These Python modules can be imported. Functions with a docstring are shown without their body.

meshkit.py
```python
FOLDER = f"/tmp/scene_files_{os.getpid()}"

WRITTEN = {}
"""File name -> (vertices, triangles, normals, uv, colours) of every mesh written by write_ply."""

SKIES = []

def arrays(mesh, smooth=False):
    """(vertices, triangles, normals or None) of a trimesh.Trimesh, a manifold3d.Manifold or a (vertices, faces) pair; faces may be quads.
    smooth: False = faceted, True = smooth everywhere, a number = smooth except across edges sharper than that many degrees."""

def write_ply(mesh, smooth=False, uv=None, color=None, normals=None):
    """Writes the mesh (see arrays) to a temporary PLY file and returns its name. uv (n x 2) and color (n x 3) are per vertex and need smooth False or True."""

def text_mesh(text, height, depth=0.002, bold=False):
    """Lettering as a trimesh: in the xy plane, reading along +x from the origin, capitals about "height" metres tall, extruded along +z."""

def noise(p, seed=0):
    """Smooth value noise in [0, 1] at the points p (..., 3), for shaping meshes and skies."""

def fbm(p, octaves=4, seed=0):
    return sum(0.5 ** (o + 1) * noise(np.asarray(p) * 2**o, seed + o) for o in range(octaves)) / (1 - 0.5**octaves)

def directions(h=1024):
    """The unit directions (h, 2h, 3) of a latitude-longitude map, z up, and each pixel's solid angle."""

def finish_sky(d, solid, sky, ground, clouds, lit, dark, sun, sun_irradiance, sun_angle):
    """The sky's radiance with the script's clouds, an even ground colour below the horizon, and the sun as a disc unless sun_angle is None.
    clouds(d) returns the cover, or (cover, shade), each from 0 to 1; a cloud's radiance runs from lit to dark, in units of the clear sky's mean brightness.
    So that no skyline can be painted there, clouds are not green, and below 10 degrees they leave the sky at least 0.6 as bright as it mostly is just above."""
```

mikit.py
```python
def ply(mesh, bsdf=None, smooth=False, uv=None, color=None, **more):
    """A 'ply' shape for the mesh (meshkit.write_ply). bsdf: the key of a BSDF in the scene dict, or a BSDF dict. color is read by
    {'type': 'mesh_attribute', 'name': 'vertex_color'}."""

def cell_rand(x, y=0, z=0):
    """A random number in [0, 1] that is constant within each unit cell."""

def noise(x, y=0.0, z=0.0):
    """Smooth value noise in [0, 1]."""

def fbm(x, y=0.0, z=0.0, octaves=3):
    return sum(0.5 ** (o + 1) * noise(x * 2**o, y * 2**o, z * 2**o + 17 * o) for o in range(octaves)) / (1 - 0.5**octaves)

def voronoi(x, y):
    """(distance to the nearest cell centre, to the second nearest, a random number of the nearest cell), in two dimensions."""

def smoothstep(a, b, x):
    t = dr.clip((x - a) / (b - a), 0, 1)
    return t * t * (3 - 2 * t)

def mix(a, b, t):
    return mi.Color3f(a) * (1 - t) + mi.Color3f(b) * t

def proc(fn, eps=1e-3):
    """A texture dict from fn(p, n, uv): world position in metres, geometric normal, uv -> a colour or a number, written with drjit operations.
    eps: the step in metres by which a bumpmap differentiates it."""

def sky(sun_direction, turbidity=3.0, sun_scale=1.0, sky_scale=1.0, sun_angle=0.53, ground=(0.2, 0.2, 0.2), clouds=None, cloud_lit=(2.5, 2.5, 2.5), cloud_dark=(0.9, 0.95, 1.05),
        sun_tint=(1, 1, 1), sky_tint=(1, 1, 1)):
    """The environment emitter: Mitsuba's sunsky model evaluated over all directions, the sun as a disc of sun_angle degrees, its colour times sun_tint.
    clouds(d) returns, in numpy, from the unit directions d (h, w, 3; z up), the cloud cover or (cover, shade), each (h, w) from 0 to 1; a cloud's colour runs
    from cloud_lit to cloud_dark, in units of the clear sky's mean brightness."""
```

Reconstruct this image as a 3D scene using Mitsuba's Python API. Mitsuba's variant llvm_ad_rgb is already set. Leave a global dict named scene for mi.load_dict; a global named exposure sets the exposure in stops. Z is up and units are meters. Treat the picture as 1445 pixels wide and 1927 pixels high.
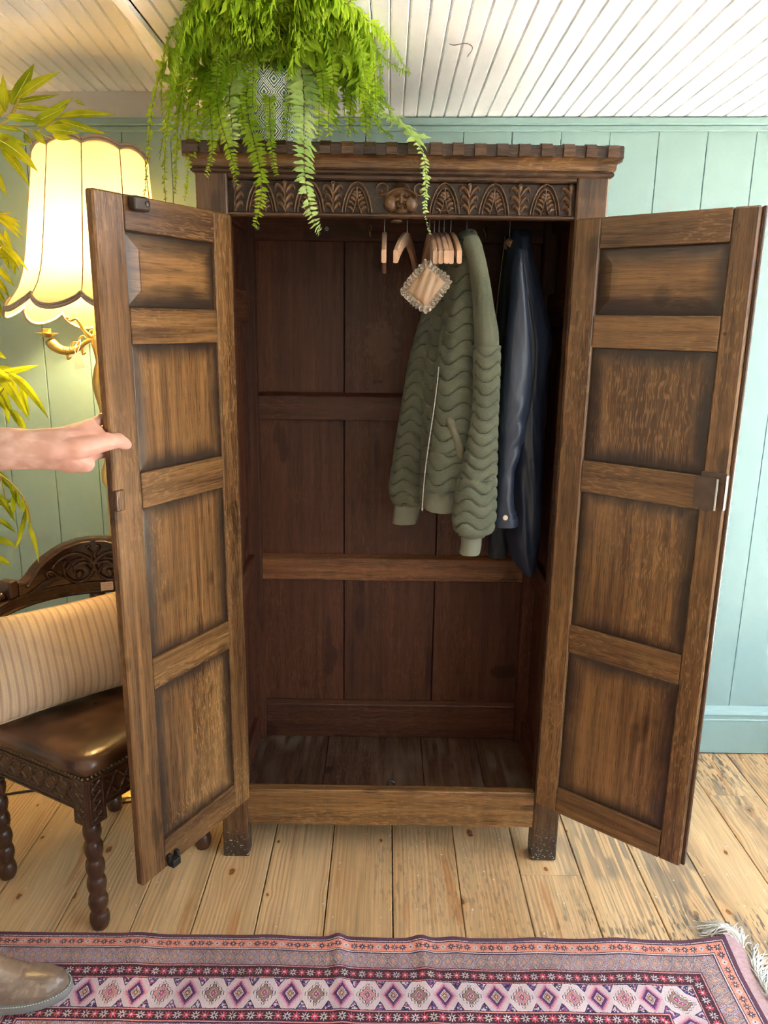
"""A carved oak wardrobe with its doors open, in a panelled room: Mitsuba 3 scene. x to the right, y away from the camera, z up, metres."""
import math, random
import numpy as np, trimesh, manifold3d as m3, drjit as dr, mitsuba as mi
import mikit, meshkit
from mikit import proc, noise, fbm, voronoi, cell_rand, smoothstep, mix

T = mi.ScalarTransform4f
rng = np.random.default_rng(7)
scene, labels = {}, {}

# ------------------------------------------------------------------ camera, sky, sun, exposure
IMG_W, IMG_H, FOCAL = 1445, 1927, 1436.0
CAM = np.array([-.0312, -1.8817, 1.4923])
YAW, PITCH, ROLL = .0003, .2439, .0142
FWD = np.array([math.sin(YAW) * math.cos(PITCH), math.cos(YAW) * math.cos(PITCH), -math.sin(PITCH)])
_r0 = np.array([math.cos(YAW), -math.sin(YAW), 0.0])
_u0 = np.cross(_r0, FWD)
UP = -math.sin(ROLL) * _r0 + math.cos(ROLL) * _u0
scene['camera'] = {'type': 'perspective', 'fov': math.degrees(2 * math.atan(IMG_W / 2 / FOCAL)), 'fov_axis': 'x', 'near_clip': .05, 'far_clip': 200.0,
                   'to_world': T().look_at(origin=CAM.tolist(), target=(CAM + FWD).tolist(), up=UP.tolist())}
SUN = (-.45, .62, .64)                                               # behind the house: no beam enters, the ground outside is sunlit


def overcast(d):
    k = meshkit.fbm(d * [2.2, 2.2, 4.0] + 3.0, 4, 3)
    return np.clip(.55 + 1.1 * (k - .35), 0, 1), np.clip(2.2 * (k - .55), 0, 1)


scene['sky'] = mikit.sky(SUN, turbidity=3.2, sun_scale=2.0, sky_scale=1.0, ground=(.12, .12, .115), clouds=overcast, cloud_lit=(2.05, 2.2, 2.32), cloud_dark=(1.15, 1.25, 1.36))
exposure = 5.25
LAMP_POWER = .125


# ------------------------------------------------------------------ helpers
def numbered(key):
    if key not in scene and key not in labels and not any(k.startswith(key + '__') for k in scene):
        return key
    i = 1
    while f'{key}_{i:03d}' in scene or f'{key}_{i:03d}' in labels or any(k.startswith(f'{key}_{i:03d}__') for k in scene):
        i += 1
    return f'{key}_{i:03d}'


_count = {}


def part(parent, name, mesh, mat, smooth=False, uv=None, label=None, kind=None, shape=None):
    base = f'{parent}__{name}' if parent else name
    n = _count.get(base, 0)
    _count[base] = n + 1
    key = base if n == 0 else f'{base}_{n:03d}'
    if smooth not in (False, True):
        uv = None
    scene[key] = shape if shape is not None else mikit.ply(mesh, mat, smooth=smooth, uv=uv)
    e = {}
    if label:
        e['label'] = label
    if kind:
        e['kind'] = kind
    if e:
        labels[key] = e
    return key


def thing(name, label, category, group=None):
    n = _count.get(name, 0)
    _count[name] = n + 1
    key = name if n == 0 else f'{name}_{n:03d}'
    labels[key] = {'label': label, 'category': category}
    if group:
        labels[key]['group'] = group
    return key


def cat(ms):
    return trimesh.util.concatenate(ms)


def bx(x0, x1, y0, y1, z0, z1, c=.002):
    """A box with chamfered edges."""
    lo, hi = np.array([x0, y0, z0], float), np.array([x1, y1, z1], float)
    c = min(c, .45 * (hi - lo).min())
    pts = []
    for i in range(8):
        s = np.array([(i >> k) & 1 for k in range(3)])
        p = np.where(s, hi, lo)
        for k in range(3):
            q = p + np.where(s, -c, c)
            q[k] = p[k]
            pts.append(q)
    return trimesh.Trimesh(pts, process=False).convex_hull


def uvbox(m, grain, off=None):
    """uv in metres: u along the grain axis, v across; a random offset per piece."""
    v = np.asarray(m.vertices)
    if off is None:
        off = rng.uniform(0, 40, 2)
    o = [k for k in range(3) if k != grain]
    return np.stack([v[:, grain] + off[0], v[:, o[0]] + v[:, o[1]] * .97 + off[1]], -1)


def frame(m, o, a, b, c):
    """local (x, y, z) -> o + x a + y b + z c."""
    m = m.copy()
    v = np.asarray(m.vertices)
    m.vertices = np.asarray(o) + v[:, :1] * np.asarray(a) + v[:, 1:2] * np.asarray(b) + v[:, 2:] * np.asarray(c)
    if np.dot(np.cross(a, b), c) < 0:
        m.faces = m.faces[:, ::-1]
    return m


def unit(v):
    v = np.asarray(v, float)
    return v / np.linalg.norm(v)


def grid(P, wrap=False, flip=False):
    """mesh of an (n, m, 3) array of points; wrap closes the second direction."""
    P = np.asarray(P, float)
    n, m = P.shape[:2]
    i, j = np.meshgrid(np.arange(n - 1), np.arange(m if wrap else m - 1), indexing='ij')
    j2 = (j + 1) % m
    q = np.stack([i * m + j, i * m + j2, (i + 1) * m + j2, (i + 1) * m + j], -1).reshape(-1, 4)
    if flip:
        q = q[:, ::-1]
    return trimesh.Trimesh(P.reshape(-1, 3), np.vstack([q[:, [0, 1, 2]], q[:, [0, 2, 3]]]), process=False)


def tube(pts, r, sides=8, cap=True):
    p = np.asarray(pts, float)
    r = np.broadcast_to(np.asarray(r, float), (len(p),))
    t = np.gradient(p, axis=0)
    t /= np.linalg.norm(t, axis=1, keepdims=True) + 1e-12
    a = np.zeros_like(p)
    ref = np.array([0, 0, 1.0]) if abs(t[0, 2]) < .9 else np.array([1.0, 0, 0])
    a[0] = unit(np.cross(t[0], ref))
    for k in range(1, len(p)):
        q = a[k - 1] - t[k] * np.dot(a[k - 1], t[k])
        a[k] = q / (np.linalg.norm(q) + 1e-12)
    b = np.cross(t, a)
    g = np.arange(sides) * 2 * np.pi / sides
    V = p[:, None] + r[:, None, None] * (np.cos(g)[None, :, None] * a[:, None] + np.sin(g)[None, :, None] * b[:, None])
    m = grid(V, wrap=True)
    if cap:
        n = len(p)
        v = np.vstack([m.vertices, p[:1], p[-1:]])
        k = np.arange(sides)
        k2 = (k + 1) % sides
        f0 = np.stack([k2, k, np.full(sides, n * sides)], -1)
        f1 = np.stack([k + (n - 1) * sides, k2 + (n - 1) * sides, np.full(sides, n * sides + 1)], -1)
        m = trimesh.Trimesh(v, np.vstack([m.faces, f0, f1]), process=False)
    return m


def lathe(prof, sides=24, at=(0, 0, 0)):
    """profile [(r, z)...] bottom to top, about z."""
    p = np.array(prof, float)
    g = np.arange(sides) * 2 * np.pi / sides
    V = np.stack([p[:, :1] * np.cos(g), p[:, :1] * np.sin(g), np.repeat(p[:, 1:], sides, 1)], -1) + np.asarray(at)
    return grid(V, wrap=True)


def spline(pts, n):
    """Catmull-Rom through the points."""
    from scipy.interpolate import PchipInterpolator, CubicSpline
    p = np.asarray(pts, float)
    d = np.r_[0, np.cumsum(np.linalg.norm(np.diff(p, axis=0), axis=1))]
    return CubicSpline(d / d[-1], p)(np.linspace(0, 1, n))


def ball(c, r, sub=2):
    m = trimesh.creation.icosphere(subdivisions=sub, radius=1.0)
    m.apply_scale(np.broadcast_to(r, 3))
    m.apply_translation(c)
    return m


def strokes_height(strokes, X, Z, soft=1.0):
    """The height over (X, Z) of round-backed carved strokes: [(points (n,2), radii (n,), height)]."""
    H = np.zeros_like(X)
    for pts, rad, hh in strokes:
        pts = np.asarray(pts, float)
        rad = np.broadcast_to(np.asarray(rad, float), (len(pts),))
        for a, b, ra, rb in zip(pts[:-1], pts[1:], rad[:-1], rad[1:]):
            d = b - a
            L2 = d @ d + 1e-12
            t = np.clip(((X - a[0]) * d[0] + (Z - a[1]) * d[1]) / L2, 0, 1)
            dist = np.hypot(X - a[0] - t * d[0], Z - a[1] - t * d[1])
            r = ra + t * (rb - ra)
            q = np.clip(1 - (dist / np.maximum(r, 1e-6)) ** 2, 0, None)
            H = np.maximum(H, hh * np.sqrt(q) * np.minimum(1, r / rad.max() * 1.3))
    return H


def height_mesh(X, Z, H, eps=1e-5):
    """(mesh with vertices (x, -h, z)): only the cells that rise above the ground."""
    n, m = X.shape
    V = np.stack([X, -H, Z], -1).reshape(-1, 3)
    i, j = np.meshgrid(np.arange(n - 1), np.arange(m - 1), indexing='ij')
    keep = (np.maximum.reduce([H[:-1, :-1], H[1:, :-1], H[:-1, 1:], H[1:, 1:]]) > eps).ravel()
    q = np.stack([i * m + j, (i + 1) * m + j, (i + 1) * m + j + 1, i * m + j + 1], -1).reshape(-1, 4)[keep]
    V[:, 1] = np.where(H.ravel() <= eps, .0015, V[:, 1])
    mesh = trimesh.Trimesh(V, np.vstack([q[:, [0, 1, 2]], q[:, [0, 2, 3]]]), process=False)
    mesh.remove_unreferenced_vertices()
    return mesh


def fix_front(m):
    """orient a relief mesh so that it faces -y."""
    if m.face_normals[:, 1].mean() > 0:
        m.faces = m.faces[:, ::-1]
    return m


# ------------------------------------------------------------------ materials
def two(b):
    return {'type': 'twosided', 'bsdf': b}


def rgb(*c):
    return {'type': 'rgb', 'value': list(c)}


def prin(color, rough, bump=None, scale=1.0, **more):
    b = {'type': 'principled', 'base_color': color if isinstance(color, dict) else rgb(*color), 'roughness': rough, **more}
    if bump is not None:
        b = {'type': 'bumpmap', 'arbitrary': bump, 'scale': scale, 'bsdf': b}
    return two(b)


def grain(u, v):
    """oak figure in 0..1 from metres along and across the grain, and the pores."""
    w = v + .006 * fbm(u * 3, v * 6, 1.5, 2)
    streak = fbm(u * 3.2, w * 85, 3.3, 3)
    broad = fbm(u * 1.1, w * 6.0, 9.1, 2)
    fine = noise(u * 22, w * 520, 2.0)
    ray = smoothstep(.52, .86, noise(u * 70 + 6 * noise(u * 9, v * 9), v * 420 + 4 * noise(u * 40, v * 20), 4.0)) * smoothstep(.36, .66, fbm(u * 3.0, v * 7, 21.0, 2))
    pore = smoothstep(.66, .90, noise(u * 34, w * 900, 6.0))
    return streak, broad, fine, ray, pore


def make_oak(dark, light, fleck, pore_amount=.45, contrast=1.0):
    dark, light, fleck = (mi.ScalarColor3f(c) for c in (dark, light, fleck))

    def fn(p, n, uv):
        s, b, f, ray, pore = grain(uv.x, uv.y)
        t = dr.clip(.32 + contrast * (1.05 * (s - .54) + .75 * (b - .52) + .30 * (f - .5)), 0, 1)
        c = mix(dark, light, t)
        c = mix(c, fleck, ray * .30)
        spot = smoothstep(.74, .86, fbm(uv.x * 9, uv.y * 22, 12.0, 2))
        return c * (1 - pore_amount * pore) * (1 - .45 * spot)
    return fn


def oak_bump(p, n, uv):
    w = uv.y
    return noise(uv.x * 24, w * 520, 2.0) * .6 + noise(uv.x * 5, w * 60, 3.0) * 1.2 + fbm(p.x * 14, p.y * 14, p.z * 14, 2) * 2.2


OAK = make_oak((.058, .027, .0115), (.300, .160, .058), (.37, .215, .088), .40, .82)
scene['oak'] = prin(proc(OAK), .31, proc(oak_bump), .00022, specular=.5)
scene['oak_dark'] = prin(proc(make_oak((.030, .014, .0075), (.120, .058, .026), (.16, .085, .04))), .36, proc(oak_bump), .00022, specular=.5)
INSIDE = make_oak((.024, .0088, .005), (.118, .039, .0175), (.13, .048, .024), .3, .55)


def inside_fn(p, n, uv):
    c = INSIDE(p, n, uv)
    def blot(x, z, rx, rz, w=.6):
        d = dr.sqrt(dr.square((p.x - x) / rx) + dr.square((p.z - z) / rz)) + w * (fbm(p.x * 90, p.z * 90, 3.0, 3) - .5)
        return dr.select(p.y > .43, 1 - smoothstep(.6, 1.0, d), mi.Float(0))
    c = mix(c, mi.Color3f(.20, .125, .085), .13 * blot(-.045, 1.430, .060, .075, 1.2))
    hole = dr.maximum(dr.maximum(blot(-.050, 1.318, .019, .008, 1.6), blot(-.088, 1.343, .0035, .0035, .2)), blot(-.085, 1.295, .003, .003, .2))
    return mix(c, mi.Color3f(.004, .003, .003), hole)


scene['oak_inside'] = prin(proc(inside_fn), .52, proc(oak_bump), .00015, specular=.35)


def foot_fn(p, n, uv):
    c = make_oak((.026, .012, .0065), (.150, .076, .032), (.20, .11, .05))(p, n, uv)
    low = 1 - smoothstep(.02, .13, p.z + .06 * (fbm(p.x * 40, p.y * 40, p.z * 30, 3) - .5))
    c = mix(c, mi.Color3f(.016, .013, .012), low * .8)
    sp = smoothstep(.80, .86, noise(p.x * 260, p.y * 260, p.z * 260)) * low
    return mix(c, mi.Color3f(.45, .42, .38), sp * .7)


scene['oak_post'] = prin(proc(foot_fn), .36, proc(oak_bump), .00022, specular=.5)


def dusty(p, n, uv):
    c = make_oak((.042, .022, .015), (.115, .062, .040), (.12, .07, .05), .3)(p, n, uv)
    d = smoothstep(.42, .75, fbm(p.x * 6, p.y * 5, p.z * 4, 3)) * smoothstep(.25, .7, noise(uv.x * 9, uv.y * 70))
    return mix(c, mi.Color3f(.17, .14, .115), d * .55)


scene['oak_dusty'] = prin(proc(dusty), .55, specular=.35)


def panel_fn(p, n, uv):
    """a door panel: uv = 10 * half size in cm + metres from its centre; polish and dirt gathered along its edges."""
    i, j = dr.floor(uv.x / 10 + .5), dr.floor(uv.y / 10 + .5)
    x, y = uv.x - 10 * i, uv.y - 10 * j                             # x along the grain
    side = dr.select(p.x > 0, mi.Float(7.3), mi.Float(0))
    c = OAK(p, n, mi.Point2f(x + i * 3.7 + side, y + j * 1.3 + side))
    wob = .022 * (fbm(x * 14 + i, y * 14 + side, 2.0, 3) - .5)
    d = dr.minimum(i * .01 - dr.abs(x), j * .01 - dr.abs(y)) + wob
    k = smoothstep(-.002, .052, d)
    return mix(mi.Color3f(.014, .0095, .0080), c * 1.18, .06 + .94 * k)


def panel_bump(p, n, uv):
    i, j = dr.floor(uv.x / 10 + .5), dr.floor(uv.y / 10 + .5)
    return oak_bump(p, n, mi.Point2f(uv.x - 10 * i + i, uv.y - 10 * j))


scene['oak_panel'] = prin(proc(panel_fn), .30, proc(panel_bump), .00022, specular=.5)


def carved(p, n, uv):
    c = mix(mi.Color3f(.046, .024, .013), mi.Color3f(.180, .098, .050), fbm(p.x * 70, p.y * 40, p.z * 70, 3))
    return c


scene['oak_carved'] = prin(proc(carved), .27, specular=.5)
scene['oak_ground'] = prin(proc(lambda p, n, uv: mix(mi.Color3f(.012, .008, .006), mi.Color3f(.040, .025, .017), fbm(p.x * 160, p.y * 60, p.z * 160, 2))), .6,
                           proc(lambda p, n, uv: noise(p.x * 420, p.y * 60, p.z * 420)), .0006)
scene['iron'] = prin((.055, .045, .040), .42, metallic=.6)
scene['black_iron'] = prin((.02, .018, .017), .45, metallic=.4)
scene['steel'] = prin((.55, .55, .56), .28, metallic=1.0)
scene['brass'] = prin((.72, .50, .18), .30, proc(lambda p, n, uv: fbm(p.x * 90, p.y * 90, p.z * 90, 2)), .0012, metallic=1.0)
scene['old_brass'] = prin((.35, .25, .11), .40, metallic=1.0)


def teal(p, n, uv):
    k = fbm(p.x * 3, p.y * 3, p.z * 1.2, 3)
    chip = smoothstep(.80, .84, fbm(p.x * 17, p.y * 17, p.z * 13, 2))
    return mix(mix(mi.Color3f(.205, .335, .340), mi.Color3f(.240, .375, .375), k), mi.Color3f(.24, .33, .32), chip * .5)


def brush(p, n, uv):
    return fbm(p.x * 60, p.y * 60, p.z * 7, 3) + 2.5 * smoothstep(.70, .80, fbm(p.x * 11, p.y * 11, p.z * 9, 2))


scene['teal_paint'] = prin(proc(teal), .42, proc(brush), .0006, specular=.4)
scene['white_paint'] = prin((.775, .80, .825), .33, proc(lambda p, n, uv: fbm(p.x * 25, p.y * 5, p.z * 25, 2)), .0008, specular=.45)
scene['shaded_wall_paint'] = prin((.50, .50, .485), .6)  # upper wall paint with its shade put into the colour
scene['cream_wall'] = prin((.66, .64, .58), .7)
scene['dark_gap'] = prin((.012, .010, .009), .9)


def pine(p, n, uv):
    u, v = uv.x, uv.y
    # knots: one in some cells of 0.34 x 0.075 m
    knot = mi.Float(0)
    halo = mi.Float(0)
    warp = mi.Float(0)
    for a in (-1, 0, 1):
        for b in (-1, 0, 1):
            cx, cy = dr.floor(u / .21) + a, dr.floor(v / .085) + b
            on = cell_rand(cx, cy, 5) > .58
            kx, ky = (cx + .15 + .7 * cell_rand(cx, cy, 6)) * .21, (cy + .15 + .7 * cell_rand(cx, cy, 7)) * .085
            r = .004 + .0085 * cell_rand(cx, cy, 8) ** 2
            d = dr.sqrt(dr.square((u - kx) * .62) + dr.square(v - ky)) / r + .5 * (noise(u * 130, v * 160, 2.0) - .5)
            knot = dr.maximum(knot, dr.select(on, 1 - smoothstep(.65, 1.10, d), mi.Float(0)))
            halo = dr.maximum(halo, dr.select(on, 1 - smoothstep(.9, 2.6, d), mi.Float(0)))
            warp += dr.select(on, (v - ky) * dr.exp(-dr.square((u - kx) / (r * 7)) - dr.square((v - ky) / (r * 4.0))), mi.Float(0))
    w = v - .75 * warp + .010 * fbm(u * 1.6, v * 5, 1.0, 2)
    ring = .5 + .5 * dr.sin(w * 520 + 6 * noise(u * .9, w * 12, 3.0))
    ring = ring * ring * smoothstep(.25, .7, noise(u * .6, w * 26, 8.0))
    fine = noise(u * 8, w * 420, 3.0)
    broad = fbm(u * 1.7, w * 10, 7.0, 3)
    c = mix(mi.Color3f(.42, .265, .125), mi.Color3f(.62, .445, .250), broad)
    c = mix(c, mi.Color3f(.31, .145, .045), ring * .50)
    c = c * (.82 + .3 * fine)
    c = mix(c, mi.Color3f(.50, .26, .085), halo * .55)
    c = mix(c, mix(mi.Color3f(.075, .026, .011), mi.Color3f(.24, .085, .026), noise(u * 300, v * 300, 5.0)), knot * .9)
    flame = smoothstep(.80, .90, noise(u * 5.5, w * 62, 14.0)) * smoothstep(.45, .65, fbm(u * 2, v * 8, 31.0, 2))
    c = mix(c, mi.Color3f(.36, .135, .035), flame * .55)
    # grey wear and ground-in dirt, paint specks; more of it to the right of the wardrobe
    wear = smoothstep(.50, .72, fbm(p.x * 5.0, p.y * 3.2, 2.0, 4)) * smoothstep(.35, .65, noise(u * 11, w * 120, 5.0))
    more = .35 + .65 * smoothstep(.25, .75, p.x)
    c = mix(c, mi.Color3f(.190, .150, .108), wear * more * .75)
    streaks = smoothstep(.60, .86, noise(u * 14, w * 230, 17.0)) * smoothstep(.30, .62, fbm(p.x * 3.1, p.y * 2.6, 4.0, 3))
    c = mix(c, mi.Color3f(.125, .098, .075), streaks * more * .60)
    grime = smoothstep(.56, .74, fbm(u * 40, w * 190, 4.0, 2)) * smoothstep(.42, .66, fbm(p.x * 4, p.y * 3, 9.0, 2))
    c = mix(c, mi.Color3f(.07, .055, .045), grime * .8 * more)
    d1, d2, which = voronoi(p.x * 42, p.y * 34)
    speck = dr.select(which > .90, 1 - smoothstep(.03, .03 + .10 * cell_rand(which * 9999.0), d1 + .12 * (noise(p.x * 400, p.y * 300) - .5)), mi.Float(0))
    c = mix(c, mi.Color3f(.72, .70, .66), speck * .8)
    return c


scene['pine'] = prin(proc(pine), .46, proc(lambda p, n, uv: noise(uv.x * 8, uv.y * 420, 3.0) + 1.5 * noise(uv.x * 3, uv.y * 60, 1.0)), .00025, specular=.4)

# ------------------------------------------------------------------ the room
WALL_Y = .598
TILT = .0138                                                          # old house: cornice and ceiling climb a little to the right
BACK = 'wall_back'
part(None, BACK, bx(-2.4, 2.05, WALL_Y + .018, WALL_Y + .10, -.05, 2.6, .001), 'dark_gap', kind='structure')
xk = [.19 + .1457 * k for k in range(-17, 13)]
for a, b in zip(xk[:-1], xk[1:]):
    g = rng.uniform(.0010, .0024)
    y0 = WALL_Y + rng.uniform(0, .0015)
    part(BACK, 'plank', bx(a + g * .5, b - g * .5, y0, WALL_Y + .018, .10, 2.052 + TILT * (a - .1), .0016), 'teal_paint')
# skirting, with its moulded top
prof = [(0, .004), (0, .128), (-.0015, .131), (-.0015, .134), (.002, .137), (.002, .149), (-.001, .152), (-.001, .155), (.005, .165), (.010, .168), (.0165, .180), (.0175, .181), (.0175, .004)]
P = np.array([[(x, WALL_Y - .018 + y, z) for y, z in prof] for x in (-2.3, 2.0)])
part(None, 'baseboard_back', fix_front(grid(P)), 'teal_paint', kind='structure')


def tilted(x0, x1, y0, y1, z0, z1, c=.002):
    m = bx(x0, x1, y0, y1, z0, z1, c)
    v = np.asarray(m.vertices).copy()
    v[:, 2] += TILT * (v[:, 0] - .23)
    m.vertices = v
    return m


part(None, 'trim_1', cat([tilted(-2.4, 2.0, WALL_Y - .022, WALL_Y + .02, 2.061, 2.081, .003), tilted(-2.4, 2.0, WALL_Y - .012, WALL_Y + .02, 2.046, 2.0605, .002)]), 'teal_paint', kind='structure')
part(None, 'wall_back_upper', bx(-2.4, 2.0, WALL_Y + .004, WALL_Y + .06, 2.03, 2.35, .001), 'shaded_wall_paint', kind='structure')

# ceiling: two runs of narrow white boards that part at a batten
part(None, 'ceiling', bx(-2.5, 2.2, -4.2, WALL_Y + .1, 2.50, 2.56, .001), 'white_paint', kind='structure')
DIR_R, DIR_L = np.array([.0035, 1.0, -.0137]), np.array([-.0978, 1.0, .0261])             # towards the wall
LEN = 4.4


def ceiling_board(x0, x1, z, d, name='board'):
    """from the wall towards the room; x0, x1 at the wall."""
    d = -unit(d)
    cx = unit(np.array([1, 0, TILT]))
    nn = unit(np.cross(cx, d))
    if nn[2] < 0:
        nn = -nn
    side = unit(np.cross(d, nn))
    if side[0] < 0:
        side = -side
    k = side[0]
    m = bx(-.02, LEN, .0005, (x1 - x0) * k - .0005, 0, .012, .0032)
    o = np.array([x0, WALL_Y, z + TILT * (x0 - .23)])
    part('ceiling', name, frame(m, o, d, side, nn), 'white_paint')


xr = [.009, .049, .089, .129, .169, .211, .254, .298, .342, .387, .433, .480, .528, .576, .627, .679, .729, .786, .839, .897, .953, 1.012]
while xr[-1] < 2.0:
    xr.append(xr[-1] + .059)
while xr[0] > -.50:
    xr.insert(0, xr[0] - .0385)
for a, b in zip(xr[:-1], xr[1:]):
    ceiling_board(a, b, 2.083, DIR_R)
XL = [-.6705 - .0372 * k for k in range(0, 40)][::-1]
for a, b in zip(XL[:-1], XL[1:]):
    ceiling_board(a, b, 2.157, DIR_L)
# the batten along the right-hand run and the wedge-shaped filler beside it
x_r, x_l = xr[0], XL[-1]
ceiling_board(x_r - .028, x_r, 2.083 - .009, DIR_R, 'batten')
P = []
for t in np.linspace(0, 1.35, 12):
    a = np.array([x_l, WALL_Y, 2.157 + TILT * (x_l - .23)]) - unit(DIR_L) * t
    s = (WALL_Y - a[1]) / DIR_R[1] * 1.0
    b = np.array([x_r - .006, WALL_Y, 2.083 + TILT * (x_r - .25)]) - DIR_R * s
    P.append([a + [0, 0, .003], b + [0, 0, -.004]])
part('ceiling', 'filler_board', grid(np.array(P)), 'white_paint')

# floor: worn pine boards
part(None, 'floor', bx(-2.5, 2.2, -4.2, WALL_Y + .1, -.09, -.024, .001), 'dark_gap', kind='structure')
xf = [-2.3, -2.12, -1.95, -1.77, -1.60, -1.42, -1.24, -1.04, -.842, -.655, -.501, -.342, -.168, .007, .190, .364, .534, .703, .868, 1.045, 1.215, 1.39, 1.56, 1.74, 1.92, 2.1]
for k, (a, b) in enumerate(zip(xf[:-1], xf[1:])):
    cuts = [-4.2, -1.6 + .7 * rng.uniform(-1, 1), WALL_Y]
    if k == 15:
        cuts = [-4.2, -.055, WALL_Y]
    if k == 19:
        cuts = [-4.2, .33, WALL_Y]
    for c0, c1 in zip(cuts[:-1], cuts[1:]):
        g = rng.uniform(.0016, .0034)
        m = bx(a + g / 2, b - g / 2, c0 + .0008, c1 - .0008, -.024, rng.uniform(-.0012, 0), .0016)
        part('floor', 'board', m, 'pine', uv=uvbox(m, 1))

# left wall, right wall with the window the daylight comes through, low wall behind the camera
part(None, 'wall_left', bx(-2.45, -2.3, -4.2, WALL_Y + .05, 0, 2.6, .001), 'cream_wall', kind='structure')
WX = 1.72
for y0, y1, z0, z1 in ((.53, .65, 0, 2.6), (-4.2, -3.5, 0, 2.6), (-3.5, .53, 0, .30), (-3.5, .53, 2.06, 2.6)):
    part(None if 'wall_right' not in scene else 'wall_right', 'wall_right' if 'wall_right' not in scene else 'panel', bx(WX, WX + .30, y0, y1, z0, z1, .001), 'cream_wall', kind='structure')
for x0, x1, z0, z1 in ((-2.4, 2.1, 0, 2.6),):
    part(None if 'wall_rear' not in scene else 'wall_rear', 'wall_rear' if 'wall_rear' not in scene else 'panel', bx(x0, x1, -4.35, -4.2, z0, z1, .001), 'cream_wall', kind='structure')
# outside the window: an added pale slab, placed to bounce sunlight onto the ceiling
scene['bounce_slab_white'] = prin((.82, .81, .78), .8)
part(None, 'added_bounce_slab', bx(WX + .34, 9.0, -3.0, 8.0, -.5, -.10, .01), 'bounce_slab_white', kind='structure')

# ------------------------------------------------------------------ the wardrobe
WR = thing('wardrobe', 'tall carved dark oak wardrobe standing with both panelled doors open', 'wardrobe')
HW, SW = .475, .072


def oakbox(name, x0, x1, y0, y1, z0, z1, g, mat='oak', c=.002, parent=WR, label=None):
    m = bx(x0, x1, y0, y1, z0, z1, c)
    return part(parent, name, m, mat, uv=uvbox(m, g))


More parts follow.
